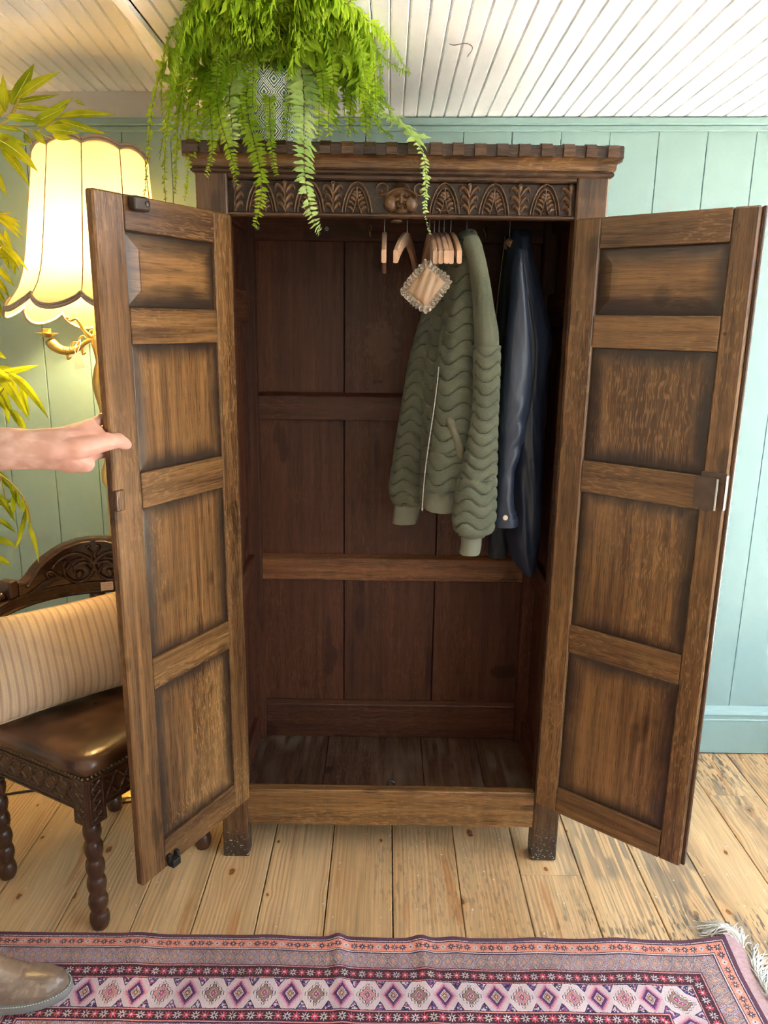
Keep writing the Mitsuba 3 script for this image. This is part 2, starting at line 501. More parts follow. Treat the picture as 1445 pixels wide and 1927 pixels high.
for s in (-1, 1):
    a, b = sorted((s * HW, s * (HW - SW)))
    m = bx(a, b, 0, .052, 0, 1.824, .0035)
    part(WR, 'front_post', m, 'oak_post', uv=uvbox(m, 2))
    a, b = sorted((s * HW, s * (HW - .062)))
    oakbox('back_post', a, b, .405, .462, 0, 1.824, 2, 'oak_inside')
    # side: three rails and a thin panel between the posts
    a, b = sorted((s * (HW - .012), s * (HW - .024)))
    oakbox('side_panel', a, b, .05, .408, .12, 1.82, 2, 'oak_inside')
    a, b = sorted((s * (HW - .004), s * (HW - .042)))
    for z0, z1 in ((.120, .215), (.70, .78), (1.49, 1.575), (1.74, 1.822)):
        m = bx(a, b, .05, .408, z0, z1, .003)
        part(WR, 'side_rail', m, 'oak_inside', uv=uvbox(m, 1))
oakbox('bottom_rail', -.404, .404, .004, .032, .1056, .2175, 0, 'oak')
m = bx(-.404, .404, .033, .050, .150, .206, .002)
part(WR, 'door_stop', m, 'oak_dark', uv=uvbox(m, 0))
# inside floor, four boards
for a, b in ((-.459, -.2055), (-.2035, .1015), (.1035, .2835), (.2855, .459)):
    m = bx(a, b, .056, .4412, .112, .139, .0015)
    part(WR, 'floor_board', m, 'oak_dusty', uv=uvbox(m, 1))
# back: three wide boards and the rails across them
for a, b in ((-.440, -.1570), (-.1545, .1345), (.1370, .440)):
    m = bx(a, b, .442, .456, .14, 1.80, .0015)
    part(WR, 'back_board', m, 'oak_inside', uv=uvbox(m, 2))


def ledge_rail(z0, z1, name='back_rail', mat='oak_inside'):
    P = []
    for x in (-.4125, .4125):
        P.append([(x, .4415, z0), (x, .424, z0), (x, .422, z0 + .002), (x, .422, z1 - .012), (x, .424, z1 - .009), (x, .437, z1), (x, .4415, z1)])
    m = fix_front(grid(np.array(P)))
    part(WR, name, m, mat, uv=uvbox(m, 0))


scene['oak_rail'] = prin(proc(make_oak((.060, .022, .009), (.27, .115, .045), (.30, .14, .06), .35)), .42, proc(oak_bump), .0002, specular=.45)
ledge_rail(.693, .775, mat='oak_rail')
ledge_rail(1.202, 1.284)
ledge_rail(.1395, .268)
m = bx(-.412, .412, .4575, .461, .10, 1.82, .001)
part(WR, 'added_light_backing', m, 'oak_inside', uv=uvbox(m, 2))  # added unseen backing that stops light leaking through the board gaps
ledge_rail(1.715, 1.80)
# head: rail around the frieze, cornice, top board
oakbox('head_rail', -.404, .404, .004, .034, 1.728, 1.7375, 0, 'oak_dark', .003)
oakbox('head_rail', -.404, .404, .004, .034, 1.8085, 1.824, 0, 'oak_dark', .003)
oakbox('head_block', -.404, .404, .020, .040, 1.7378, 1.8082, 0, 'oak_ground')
oakbox('top_board', -.470, .470, .0, .462, 1.8255, 1.876, 0, 'oak_dark')


def moulding(profile, name, mat, x_in):
    """profile [(projection, z)...] mitred along the front and back along both sides."""
    rows = []
    for pr, z in profile:
        rows.append([(-(x_in + pr), .458, z), (-(x_in + pr), -pr, z), ((x_in + pr), -pr, z), ((x_in + pr), .458, z)])
    m = grid(np.array(rows))
    m.fix_normals()
    if m.face_normals[np.abs(m.face_normals[:, 1]).argmax(), 1] > 0 and m.face_normals[:, 1].mean() > 0:
        m.faces = m.faces[:, ::-1]
    v = np.asarray(m.vertices)
    part(WR, name, m, mat, uv=np.stack([v[:, 0] + v[:, 1], v[:, 2] + .6 * v[:, 1] + 3.3], -1))


moulding([(0, 1.818), (.004, 1.8185), (.0075, 1.8215), (.0085, 1.8255), (.0070, 1.8285), (.0045, 1.8300), (.0045, 1.8315)], 'bead', 'oak_dark', HW)
moulding([(.0045, 1.8315), (.0095, 1.8320), (.0105, 1.8345), (.0110, 1.8420), (.0125, 1.8470), (.0155, 1.8520), (.0205, 1.8555), (.0215, 1.8560)], 'cornice', 'oak', HW)
moulding([(.0215, 1.8562), (.0222, 1.8575), (.0222, 1.8800), (.0200, 1.8830), (-.02, 1.8832), (-.4, 1.8832)][:5], 'dentil_band', 'oak_dark', HW)
# dentils: small blocks with a sloping top, along the front and both sides
dx = np.arange(-.472, .49, .0497)


def dentil():
    a = .0135
    pts = []
    for x, sgn in ((-a, 1), (a, -1)):
        pts += [(x, .0, 0.0), (x + sgn * .001, -.0095, 0.001), (x + sgn * .001, -.0112, .016), (x + sgn * .002, -.005, .0265), (x, .006, .0295), (x, .012, .0295), (x, .012, 0)]
    return trimesh.Trimesh(pts, process=False).convex_hull


dm = dentil()
for x in dx:
    d = dm.copy()
    d.apply_scale([rng.uniform(.94, 1.06), 1, rng.uniform(.97, 1.03)])
    d.apply_translation([x, -.0222, 1.8566])
    part(WR, 'dentil', d, 'oak_dark', uv=uvbox(d, 0))
for s in (-1, 1):
    for y in np.arange(.03, .45, .0497):
        d = frame(dm, (s * .4972, y, 1.8566), (0, 1, 0), (-s, 0, 0), (0, 0, 1))
        part(WR, 'dentil', d, 'oak_dark', uv=uvbox(d, 0))

# carved frieze: pointed arches with a leaf inside, three-tiered plants between them, a mask in the middle
FZ0, FH = 1.7378, .0702                                               # foot and height of the carving


def arc(c, r, a0, a1, n=9, sx=1.0, sz=1.0):
    g = np.radians(np.linspace(a0, a1, n))
    return np.stack([c[0] + sx * r * np.cos(g), c[1] + sz * r * np.sin(g)], -1)


def arch_strokes():
    S = []
    zz = np.linspace(0, 1, 14)
    for s in (-1, 1):
        for rr, w in ((1.0, .0026), (.80, .0019)):
            x = s * .0345 * rr * np.sqrt(np.clip(1 - zz ** 1.75, 0, 1)) * (1 - .10 * zz)
            S.append((np.stack([x, (.069 if rr == 1 else .058) * zz], -1), w, .0085 if rr == 1 else .0065))
        S.append((np.stack([s * (.0005 + .0105 * (1 - zz) ** 2.6), .056 * zz], -1), .0017, .0075))
        for k, (z0, l) in enumerate(((.004, .0150), (.0145, .0155), (.025, .0135), (.0345, .0100), (.0425, .0062))):
            b = np.array([s * (.0022 + .0085 * (1 - z0 / .056) ** 2.6), z0])
            e = b + [s * l * .86, l * .62]
            c = b + [s * l * .25, l * .72]
            t = np.linspace(0, 1, 7)[:, None]
            S.append(((1 - t) ** 2 * b + 2 * t * (1 - t) * c + t * t * e, np.array([.0016, .0027, .0036, .0041, .0041, .0034, .0014]), .0078))
    for z in (.004, .008, .012):
        S.append((np.array([[-.0045, z], [.0045, z]]), .0011, .0045))
    return S


def plant_strokes(half=0):
    S = [(np.array([[0, .002], [0, .035], [0, .052]]), np.array([.0042, .0032, .0022]), .0060)]
    for s in ((-1, 1) if not half else (half,)):
        for z0, w, h in ((.003, .0165, .017), (.020, .0180, .019), (.038, .0215, .021)):
            b = np.array([s * .0012, z0])
            p1, p2, p3 = b + [s * w * .35, h * .75], b + [s * w * .70, h * 1.02], b + [s * w * 1.02, h * .62]
            pts = spline([b, p1, p2, p3], 12)
            r = np.interp(np.linspace(0, 1, 12), [0, .35, .75, 1], [.0020, .0044, .0052, .0018])
            S.append((pts, r, .0085))
            S.append((pts * [1, 1] + [s * .0004, .0016], r * .33, .0102))
    S.append((np.array([[0, .048], [0, .062]]), np.array([.0040, .0062]), .0075))
    S.append((arc((0, .0635), .0045, 20, 160, 6), .0020, .0085))
    return S


def relief(name, strokes, w, h, x, n=(74, 90), label=None, extra=None):
    X, Z = np.meshgrid(np.linspace(-w / 2, w / 2, n[0]), np.linspace(0, h, n[1]), indexing='ij')
    H = strokes_height(strokes, X, Z)
    if extra is not None:
        H = extra(X, Z, H)
    edge = np.minimum.reduce([X + w / 2, w / 2 - X, Z, h - Z])
    H = np.where(edge < 1e-9, 0, H)
    m = fix_front(height_mesh(X, Z, H))
    m.apply_translation([x, .0198, FZ0 + .0002])
    part(WR, name, m, 'oak_carved', smooth=True, label=label)


for x in (-.335, -.222, -.104, .0, .099, .214, .334)[:0]:
    pass
for x in (-.327, -.215, -.104, .100, .215, .334):
    relief('carved_arch', arch_strokes(), .078, FH, x)
for x in (-.2715, -.160, .1575, .2745):
    relief('carved_plant', plant_strokes(), .052, FH, x)
relief('carved_plant', plant_strokes(-1), .044, FH, .3985 - .006)
relief('carved_plant', plant_strokes(1), .044, FH, -.3985 + .010)


def mask_extra(X, Z, H):
    """the carved face: forehead under a netted cap with a studded band, drooping eyes, long nose, full cheeks, moustache shadow, smile, chin."""
    def dome(cx, cz, rx, rz, h, p=.5):
        return h * np.clip(1 - ((X - cx) / rx) ** 2 - ((Z - cz) / rz) ** 2, 0, None) ** p
    F = dome(0, .030, .0300, .033, .0125, .45)
    for s in (-1, 1):
        F = np.maximum(F, dome(s * .0235, .0225, .0165, .0195, .0165, .5))
    F = np.maximum(F, dome(0, .0085, .0165, .0115, .0160, .5))
    inside = F > 1e-6
    for s in (-1, 1):                                                 # eye sockets, eyeballs and lids
        F = F - dome(s * .0115, .0385, .0090, .0060, .0075, .8)
        F = np.where(inside, np.maximum(F, dome(s * .0115, .0380, .0056, .0030, .0118, .5)), F)
        F = F + 1.0 * strokes_height([(np.array([[s * .004, .0405], [s * .0115, .0425], [s * .0195, .0395]]), .0018, .0040)], X, Z)
        F = F - strokes_height([(np.array([[s * .0075, .024], [s * .0105, .016], [s * .0095, .010]]), .0034, .0055)], X, Z)
    F = F - dome(0, .0175, .0135, .0055, .0058, .8)
    nose = strokes_height([(np.array([[0, .043], [0, .032], [0, .0235]]), np.array([.0032, .0042, .0056]), .0235), (np.array([[-.0075, .0225], [-.006, .0235]]), .0034, .0180), (np.array([[.006, .0235], [.0075, .0225]]), .0034, .0180)], X, Z)
    F = np.maximum(F, nose)
    F = F - strokes_height([(np.array([[-.0085, .0135], [-.004, .0105], [0, .0098], [.004, .0105], [.0085, .0135]]), .0017, .0052)], X, Z)
    F = F + strokes_height([(np.array([[-.0045, .0072], [0, .0062], [.0045, .0072]]), .0018, .0030)], X, Z)
    H = np.maximum(H, np.clip(F, 0, None))
    # cap
    cap = dome(0, .0535, .0215, .0165, .0150, .5) * (Z > .0515)
    cap = cap * (.80 + .20 * np.sign(np.sin(X * 1900) * np.sin(Z * 1900)))
    H = np.maximum(H, cap)
    band = arc((0, .006), .0475, 42, 138, 16, 1.0, 1.0)
    H = np.maximum(H, strokes_height([(band, .0033, .0190)], X, Z))
    studs = arc((0, .006), .0475, 46, 134, 13)
    for c in studs:
        H = np.maximum(H, strokes_height([(np.array([c, c + 1e-4]), .0013, .0212)], X, Z))
    return H


curl = []
for s in (-1, 1):
    curl += [(np.stack([s * (.043 + .0125 * np.cos(g) * k), .0525 + .0125 * np.sin(g) * k], -1), .0030, .0085) for g, k in [(np.linspace(.2, 5.0, 20), np.linspace(1.12, .95, 20))]]
    curl += [(np.array([[s * .0445, .0490], [s * .0450, .0495]]), .0052, .0070), (spline([[s * .030, .0575], [s * .036, .0630], [s * .046, .0655]], 8), .0028, .0080)]
relief('carved_mask', curl, .122, FH, -.002, (190, 112), 'carved face in a netted cap at the centre of the frieze', mask_extra)

# fittings inside
part(WR, 'hanging_rail', tube([(-.45, .20, 1.772), (.45, .20, 1.772)], .010, 10), 'iron')


def coat_hook(x):
    a = spline([(x, .4205, 1.752), (x, .405, 1.748), (x, .396, 1.738), (x + .003, .402, 1.727), (x + .004, .412, 1.730)], 14)
    return cat([tube(a, np.linspace(.0042, .0028, 14), 7), ball((x, .4205, 1.752), (.007, .003, .010), 2), ball(a[-1], .0042, 2)])


for x in (-.082, .245):
    part(WR, 'coat_hook', coat_hook(x), 'old_brass', smooth=True)
part(WR, 'turn_knob', cat([lathe([(0, 0), (.012, .0005), (.0155, .004), (.012, .008), (0, .0095)], 20, (-.012, .022, 1.7185))]), 'oak_dark', smooth=True)
for x in (-.402, -.205):
    c = lathe([(.0062, 0), (.0062, .0012), (.0048, .0022), (0, .0024)], 16)
    part(WR, 'screw_cap', frame(c, (x, .4218, 1.748), (1, 0, 0), (0, 0, 1), (0, -1, 0)), 'cap_green')
scene['cap_green'] = prin((.16, .24, .22), .4)
part(WR, 'door_catch', cat([bx(-.013, .013, .030, .046, .2062, .2085, .001), tube([(-.009, .040, .2085), (-.009, .040, .222), (-.004, .040, .2265), (.004, .040, .2265), (.009, .040, .222), (.009, .040, .2085)], .0032, 6)]), 'black_iron')

# ------------------------------------------------------------------ doors
ZB, ZT = .2005, 1.728


def door(name, o, d, away, length, panels_s, right):
    """local frame: s along the door from the hinge, t away from the side seen, z up."""
    o, d, away = np.array([*o, 0.0]), np.array([*d, 0.0]), np.array([*away, 0.0])
    key = f'{WR}__{name}'
    _count[key] = 1
    TH = .0215

    def put(n, m, g, mat='oak', uv=None, smooth=False, label=None):
        u = uvbox(m, g) if uv is None else uv
        f = frame(m, o, d, away, (0, 0, 1))
        part(key, n, f, mat, smooth=smooth, uv=u, label=label)
    s0, s1 = panels_s
    put('hinge_stile', bx(0, s0, 0, TH, ZB, ZT, .0035), 2)
    put('lock_stile', bx(s1, length, 0, TH, ZB, ZT, .0035), 2)
    zs = [(.276, .672), (.747, 1.097), (1.174, 1.441), (1.5145, 1.661)]
    rails = [(ZB, zs[0][0])] + [(zs[k][1], zs[k + 1][0]) for k in range(3)] + [(zs[3][1], ZT)]
    for a, b in rails:
        put('rail', bx(s0 + .0004, s1 - .0004, .0004, TH - .0004, a, b, .0016), 0)
    for k, (a, b) in enumerate(zs):
        cs, cz, hs, hz = (s0 + s1) / 2, (a + b) / 2, (s1 - s0) / 2, (b - a) / 2
        xs = np.r_[np.linspace(-hs, -hs + .04, 9), np.linspace(-hs + .04, hs - .04, 9)[1:-1], np.linspace(hs - .04, hs, 9)]
        zz = np.r_[np.linspace(-hz, -hz + .04, 9), np.linspace(-hz + .04, hz - .04, 9)[1:-1], np.linspace(hz - .04, hz, 9)]
        X, Z = np.meshgrid(xs, zz, indexing='ij')
        e = np.minimum(hs - np.abs(X), hz - np.abs(Z))
        if k == 3:                                                    # raised and fielded
            depth = np.where(e < .0338, .0098 - .0070 * e / .034, .0022)
        else:
            depth = .0082 - .0022 * np.clip(e / .03, 0, 1) ** .6
        V = np.stack([X + cs, depth, Z + cz], -1)
        m = grid(V)
        if k == 3:
            a_, b_ = hs - .034, hz - .034
            V = np.array([(sx * q[0], q[2], sz * q[1]) for q in ((hs, hz, .0098), (a_, b_, .0034), (a_, b_, .0022)) for sx, sz in ((-1, -1), (1, -1), (1, 1), (-1, 1))])
            F = [[i + 4 * r, (i + 1) % 4 + 4 * r, (i + 1) % 4 + 4 * r + 4, i + 4 * r + 4] for r in (0, 1) for i in range(4)] + [[8, 9, 10, 11]]
            F = np.array(F)
            X, Z = V[:, 0], V[:, 2]
            m = trimesh.Trimesh(V + [cs, 0, cz], np.vstack([F[:, [0, 1, 2]], F[:, [0, 2, 3]]]), process=False)
        if m.face_normals[:, 1].mean() > 0:
            m.faces = m.faces[:, ::-1]
        if k == 3:
            uv = np.stack([10 * round(hs * 100) + X.ravel(), 10 * round(hz * 100) + Z.ravel()], -1)
        else:
            uv = np.stack([10 * round(hz * 100) + Z.ravel(), 10 * round(hs * 100) + X.ravel()], -1)
        back = grid(np.array([[(x, TH - .004, z) for z in (a, b)] for x in (s0, s1)]))
        mm = cat([m, back])
        uv = np.vstack([uv, [[300, 100]] * 4])
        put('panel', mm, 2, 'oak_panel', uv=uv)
    for zc, sc in ((1.692, s1 + .012), (1.478, s1 + .012), (1.478, s0 - .012)):
        if right:
            put('peg', frame(lathe([(.0042, 0), (.0040, .0014), (0, .0016)], 10), (sc, .0002, zc), (1, 0, 0), (0, 0, 1), (0, -1, 0)), 2, 'oak_dark')
    return key, put


D_L, A_L = (-.478, -.8784), (-.8784, .478)
D_R, A_R = (.7753, -.6316), (.6316, .7753)
kL, putL = door('door', (-.392, -.012), D_L, A_L, .398, (.060, .322), False)
kR, putR = door('door_001', (.400, -.018), D_R, A_R, .396, (.062, .344), True)


def rbox(x0, x1, y0, y1, z0, z1, r=.004):
    """a box with rounded edges."""
    s = m3.Manifold.batch_hull([m3.Manifold.sphere(r, 16).translate((x, y, z)) for x in (x0 + r, x1 - r) for y in (y0 + r, y1 - r) for z in (z0 + r, z1 - r)])
    a = s.to_mesh()
    return trimesh.Trimesh(np.array(a.vert_properties[:, :3]), np.array(a.tri_verts), process=False)


# left door: iron bolts at top and bottom, wooden keep on the edge
put = putL
m = cat([rbox(.270, .312, -.019, .001, 1.698, 1.7265, .006), frame(lathe([(.0058, 0), (.0058, .002), (.003, .0035), (0, .004)], 12), (.279, -.0190, 1.713), (1, 0, 0), (0, 0, 1), (0, -1, 0))])
put('bolt', m, 2, 'iron', smooth=40)
m = cat([rbox(.292, .318, -.020, .001, .2015, .2215, .003), rbox(.286, .296, -.012, .001, .208, .233, .003), rbox(.310, .322, -.010, .001, .214, .236, .003)])
put('bolt', m, 2, 'black_iron', smooth=40)
put('keep', rbox(.3755, .3985, -.006, .010, 1.106, 1.150, .003), 2, 'oak')
# right door: rim lock with a shaped lower edge, a rebate lip along the free edge
put = putR
m = bx(.3955, .4045, .0125, .0225, ZB, ZT, .002)
put('rebate_lip', m, 2, 'oak_dark')
pts = [(0, 0), (.004, -.010), (.010, -.011), (.014, -.016), (.019, -.015), (.024, -.019), (.029, -.015), (.034, -.016), (.038, -.011), (.044, -.010), (.048, 0), (.048, .056), (0, .056)]
from shapely.geometry import Polygon
lk = trimesh.creation.extrude_polygon(Polygon(pts), .015, engine='earcut')
lk = frame(lk, (.334, .0, 1.119), (1, 0, 0), (0, 0, 1), (0, -1, 0))
put('lock', lk, 2, 'lock_metal')
put('lock_plate', bx(.342, .3955, -.0022, .0006, 1.163, 1.186, .0008), 2, 'lock_metal')
put('lock_plate', bx(.3958, .3978, -.008, .0120, 1.105, 1.182, .0006), 2, 'steel')
put('lock_plate', bx(.3790, .3830, -.0162, -.0145, 1.104, 1.174, .0004), 2, 'steel')
scene['lock_metal'] = prin(proc(lambda p, n, uv: mix(mi.Color3f(.045, .030, .022), mi.Color3f(.11, .075, .052), fbm(p.x * 60, p.y * 60, p.z * 60, 3))), .45, metallic=.25)

# ------------------------------------------------------------------ the plants: paths of the fern fronds, bamboo leaves (foot, tip, width, droop) and twigs
FRONDS = [
    ([[-0.328, -0.076, 2.072], [-0.497, -0.012, 2.072], [-0.583, 0.06, 1.959], [-0.611, 0.05, 1.763]], 0.036, 0),
    ([[-0.334, -0.044, 2.072], [-0.486, 0.06, 2.071], [-0.543, 0.04, 1.921], [-0.555, 0.04, 1.748]], 0.034, 0),
    ([[-0.351, -0.012, 2.072], [-0.463, 0.04, 2.071], [-0.515, 0.03, 1.93], [-0.529, 0.02, 1.775]], 0.034, 0),
    ([[-0.351, -0.012, 2.072], [-0.447, 0.02, 2.038], [-0.484, 0.0, 1.913], [-0.501, 0.0, 1.758]], 0.028, 0),
    ([[-0.339, -0.012, 2.072], [-0.425, 0.0, 2.043], [-0.458, -0.02, 1.941], [-0.474, -0.02, 1.842]], 0.036, 0),
    ([[-0.339, -0.012, 2.072], [-0.418, -0.01, 2.008], [-0.422, -0.05, 1.908], [-0.436, -0.07, 1.795]], 0.026, 0),
    ([[-0.334, -0.012, 2.072], [-0.4, -0.01, 2.019], [-0.396, -0.06, 1.9], [-0.365, -0.08, 1.776]], 0.026, 0),
    ([[-0.328, -0.012, 2.072], [-0.368, 0.0, 2.044], [-0.384, -0.03, 1.961], [-0.375, -0.05, 1.847]], 0.038, 1),
    ([[-0.316, -0.012, 2.072], [-0.343, 0.0, 2.023], [-0.322, -0.07, 1.856], [-0.327, -0.09, 1.69]], 0.03, 0),
    ([[-0.299, -0.048, 2.072], [-0.301, 0.0, 2.045], [-0.293, -0.05, 1.904], [-0.275, -0.08, 1.796]], 0.022, 0),
    ([[-0.248, -0.048, 2.072], [-0.236, 0.0, 2.056], [-0.217, -0.07, 1.89], [-0.18, -0.09, 1.68]], 0.04, 1),
    ([[-0.248, -0.048, 2.072], [-0.248, 0.02, 2.041], [-0.255, 0.0, 1.97], [-0.259, -0.03, 1.879]], 0.03, 0),
    ([[-0.23, -0.048, 2.072], [-0.176, -0.02, 2.072], [-0.159, 0.04, 2.026], [-0.143, 0.02, 1.911]], 0.034, 0),
    ([[-0.23, -0.048, 2.072], [-0.204, 0.04, 2.069], [-0.191, 0.02, 1.987], [-0.192, -0.01, 1.89]], 0.034, 0),
    ([[-0.227, -0.08, 2.072], [-0.149, -0.068, 2.072], [-0.072, 0.06, 2.032], [-0.056, 0.05, 1.924]], 0.062, 2),
    ([[-0.23, -0.048, 2.072], [-0.142, -0.004, 2.072], [-0.101, 0.02, 2.01], [-0.082, 0.0, 1.894]], 0.046, 0),
    ([[-0.204, -0.084, 2.071], [-0.114, -0.088, 2.071], [-0.054, 0.008, 2.071], [0.019, 0.1, 2.058]], 0.036, 0),
    ([[-0.217, -0.168, 2.072], [-0.163, -0.3, 2.071], [-0.12, -0.2, 2.072], [-0.093, 0.028, 2.072]], 0.034, 0),
    ([[-0.19, 0.016, 2.072], [-0.083, 0.03, 1.98], [0.007, -0.05, 1.903], [0.045, -0.085, 1.837], [0.05, -0.085, 1.761], [0.066, -0.085, 1.679]], 0.026, 3),
    ([[-0.187, -0.02, 2.072], [-0.121, 0.05, 2.029], [-0.071, 0.02, 1.95], [-0.022, -0.02, 1.89]], 0.04, 0),
    ([[-0.187, -0.02, 2.072], [-0.086, 0.1, 2.055], [-0.041, 0.09, 1.996], [-0.028, 0.09, 1.933]], 0.04, 0),
    ([[-0.187, -0.02, 2.072], [-0.127, 0.06, 2.054], [-0.12, 0.04, 1.971], [-0.125, 0.02, 1.9]], 0.036, 0),
    ([[-0.199, -0.02, 2.071], [-0.168, 0.03, 2.023], [-0.169, 0.01, 1.947], [-0.163, -0.01, 1.891]], 0.036, 0),
    ([[-0.312, -0.108, 2.072], [-0.36, -0.192, 2.072], [-0.417, -0.104, 2.072], [-0.495, 0.05, 2.068]], 0.034, 0),
    ([[-0.312, -0.108, 2.072], [-0.315, -0.316, 2.072], [-0.349, -0.34, 2.071], [-0.402, -0.216, 2.072]], 0.036, 0),
    ([[-0.285, -0.14, 2.072], [-0.269, -0.364, 2.071], [-0.311, -0.34, 2.072], [-0.372, -0.164, 2.072]], 0.036, 0),
    ([[-0.274, -0.14, 2.072], [-0.246, -0.364, 2.071], [-0.267, -0.32, 2.071], [-0.322, -0.11, 2.071]], 0.036, 0),
    ([[-0.252, -0.14, 2.072], [-0.206, -0.344, 2.071], [-0.205, -0.272, 2.072], [-0.23, -0.05, 2.072]], 0.036, 0),
    ([[-0.242, -0.14, 2.072], [-0.176, -0.364, 2.072], [-0.16, -0.274, 2.072], [-0.163, -0.116, 2.071]], 0.036, 0),
    ([[-0.316, -0.08, 2.071], [-0.367, -0.108, 2.071], [-0.424, 0.0, 2.054], [-0.443, -0.01, 1.976]], 0.034, 0),
    ([[-0.322, -0.048, 2.071], [-0.374, -0.012, 2.072], [-0.407, -0.01, 1.998], [-0.426, -0.02, 1.909]], 0.036, 0),
    ([[-0.31, -0.048, 2.071], [-0.36, 0.0, 2.055], [-0.364, -0.02, 1.974], [-0.351, -0.04, 1.895]], 0.032, 0),
    ([[-0.316, -0.08, 2.071], [-0.414, -0.044, 2.071], [-0.504, 0.05, 2.013], [-0.528, 0.05, 1.901]], 0.036, 0),
    ([[-0.316, -0.08, 2.071], [-0.443, 0.008, 2.072], [-0.538, 0.08, 1.987], [-0.576, 0.08, 1.86]], 0.036, 0),
    ([[-0.339, -0.012, 2.072], [-0.485, 0.16, 2.067], [-0.525, 0.15, 1.982], [-0.539, 0.14, 1.908]], 0.04, 0),
    ([[-0.339, -0.012, 2.072], [-0.45, 0.12, 2.067], [-0.469, 0.1, 1.97], [-0.48, 0.08, 1.885]], 0.04, 0),
    ([[-0.334, -0.012, 2.072], [-0.417, 0.08, 2.056], [-0.427, 0.05, 1.97], [-0.421, 0.04, 1.894]], 0.04, 0),
    ([[-0.328, -0.012, 2.072], [-0.377, 0.02, 2.017], [-0.381, 0.0, 1.936], [-0.389, -0.02, 1.866]], 0.036, 0),
    ([[-0.179, -0.112, 2.072], [-0.131, 0.012, 2.072], [-0.1, 0.15, 2.034], [-0.086, 0.14, 1.95]], 0.044, 0),
    ([[-0.19, -0.112, 2.072], [-0.147, 0.084, 2.071], [-0.129, 0.1, 1.998], [-0.112, 0.08, 1.919]], 0.044, 0),
    ([[-0.196, -0.114, 2.072], [-0.179, -0.112, 2.072], [-0.202, 0.01, 2.038], [-0.22, 0.0, 1.944]], 0.03, 0),
    ([[-0.267, -0.11, 2.072], [-0.245, -0.196, 2.072], [-0.273, -0.112, 2.071], [-0.314, -0.03, 2.025]], 0.034, 0),
    ([[-0.263, -0.14, 2.072], [-0.208, -0.404, 2.072], [-0.156, -0.386, 2.072], [-0.127, -0.25, 2.072]], 0.036, 0),
    ([[-0.137, -0.084, 2.072], [-0.079, -0.176, 2.071], [-0.036, -0.088, 2.072], [0.013, 0.096, 2.072]], 0.03, 0),
    ([[-0.34, -0.076, 2.072], [-0.338, -0.304, 2.072], [-0.469, -0.06, 2.072], [-0.496, 0.036, 2.052]], 0.039, 0),
    ([[-0.314, -0.08, 2.071], [-0.316, -0.283, 2.072], [-0.347, -0.271, 2.071], [-0.362, -0.219, 2.072]], 0.029, 0),
    ([[-0.3, -0.08, 2.071], [-0.332, -0.065, 2.072], [-0.358, -0.039, 2.06], [-0.36, -0.059, 1.999]], 0.027, 0),
    ([[-0.337, -0.076, 2.072], [-0.373, -0.222, 2.071], [-0.463, -0.047, 2.036], [-0.464, -0.067, 1.971]], 0.033, 0),
    ([[-0.203, -0.084, 2.071], [-0.142, -0.313, 2.072], [-0.086, -0.012, 2.063], [-0.078, -0.032, 1.979]], 0.027, 0),
    ([[-0.357, -0.076, 2.072], [-0.381, -0.26, 2.072], [-0.54, 0.01, 2.027], [-0.54, -0.01, 1.933]], 0.033, 0),
    ([[-0.34, -0.076, 2.072], [-0.361, -0.199, 2.072], [-0.475, -0.049, 2.04], [-0.475, -0.069, 1.951]], 0.029, 0),
    ([[-0.311, -0.08, 2.071], [-0.321, -0.245, 2.072], [-0.4, 0.012, 2.072], [-0.405, 0.008, 1.976]], 0.039, 0),
    ([[-0.302, -0.08, 2.071], [-0.3, -0.265, 2.072], [-0.346, -0.134, 2.072], [-0.368, -0.038, 2.05]], 0.038, 0),
    ([[-0.232, -0.08, 2.072], [-0.187, -0.163, 2.072], [-0.159, -0.108, 2.071], [-0.169, 0.052, 2.047]], 0.028, 0),
    ([[-0.205, -0.084, 2.071], [-0.136, -0.312, 2.072], [-0.085, -0.091, 1.999], [-0.081, -0.111, 1.94]], 0.031, 0),
    ([[-0.352, -0.076, 2.072], [-0.372, -0.296, 2.071], [-0.52, -0.009, 1.972], [-0.521, -0.029, 1.921]], 0.028, 0),
    ([[-0.305, -0.08, 2.071], [-0.303, -0.231, 2.071], [-0.375, -0.008, 2.046], [-0.38, -0.028, 1.992]], 0.027, 0),
    ([[-0.203, -0.084, 2.071], [-0.131, -0.124, 2.072], [-0.084, -0.083, 2.008], [-0.076, -0.103, 1.959]], 0.037, 0),
    ([[-0.236, -0.08, 2.072], [-0.186, -0.227, 2.072], [-0.181, 0.005, 2.024], [-0.177, -0.015, 1.949]], 0.03, 0),
    ([[-0.321, -0.076, 2.072], [-0.332, -0.262, 2.072], [-0.42, -0.015, 2.072], [-0.425, -0.027, 1.998]], 0.035, 0),
    ([[-0.271, -0.08, 2.072], [-0.249, -0.241, 2.072], [-0.25, -0.229, 2.071], [-0.263, -0.133, 2.071]], 0.037, 0),
    ([[-0.225, -0.08, 2.072], [-0.164, -0.257, 2.072], [-0.144, -0.046, 2.072], [-0.15, 0.114, 2.036]], 0.031, 0),
    ([[-0.336, -0.076, 2.072], [-0.386, -0.114, 2.072], [-0.485, 0.067, 1.991], [-0.491, 0.047, 1.938]], 0.034, 0),
    ([[-0.22, -0.08, 2.072], [-0.175, -0.065, 2.072], [-0.143, 0.085, 2.071], [-0.132, 0.089, 2.007]], 0.027, 0),
    ([[-0.338, -0.076, 2.072], [-0.379, -0.161, 2.072], [-0.456, -0.068, 2.072], [-0.481, -0.012, 2.003]], 0.028, 0),
    ([[-0.355, -0.076, 2.072], [-0.379, -0.275, 2.072], [-0.522, -0.014, 1.947], [-0.531, -0.034, 1.883]], 0.03, 0),
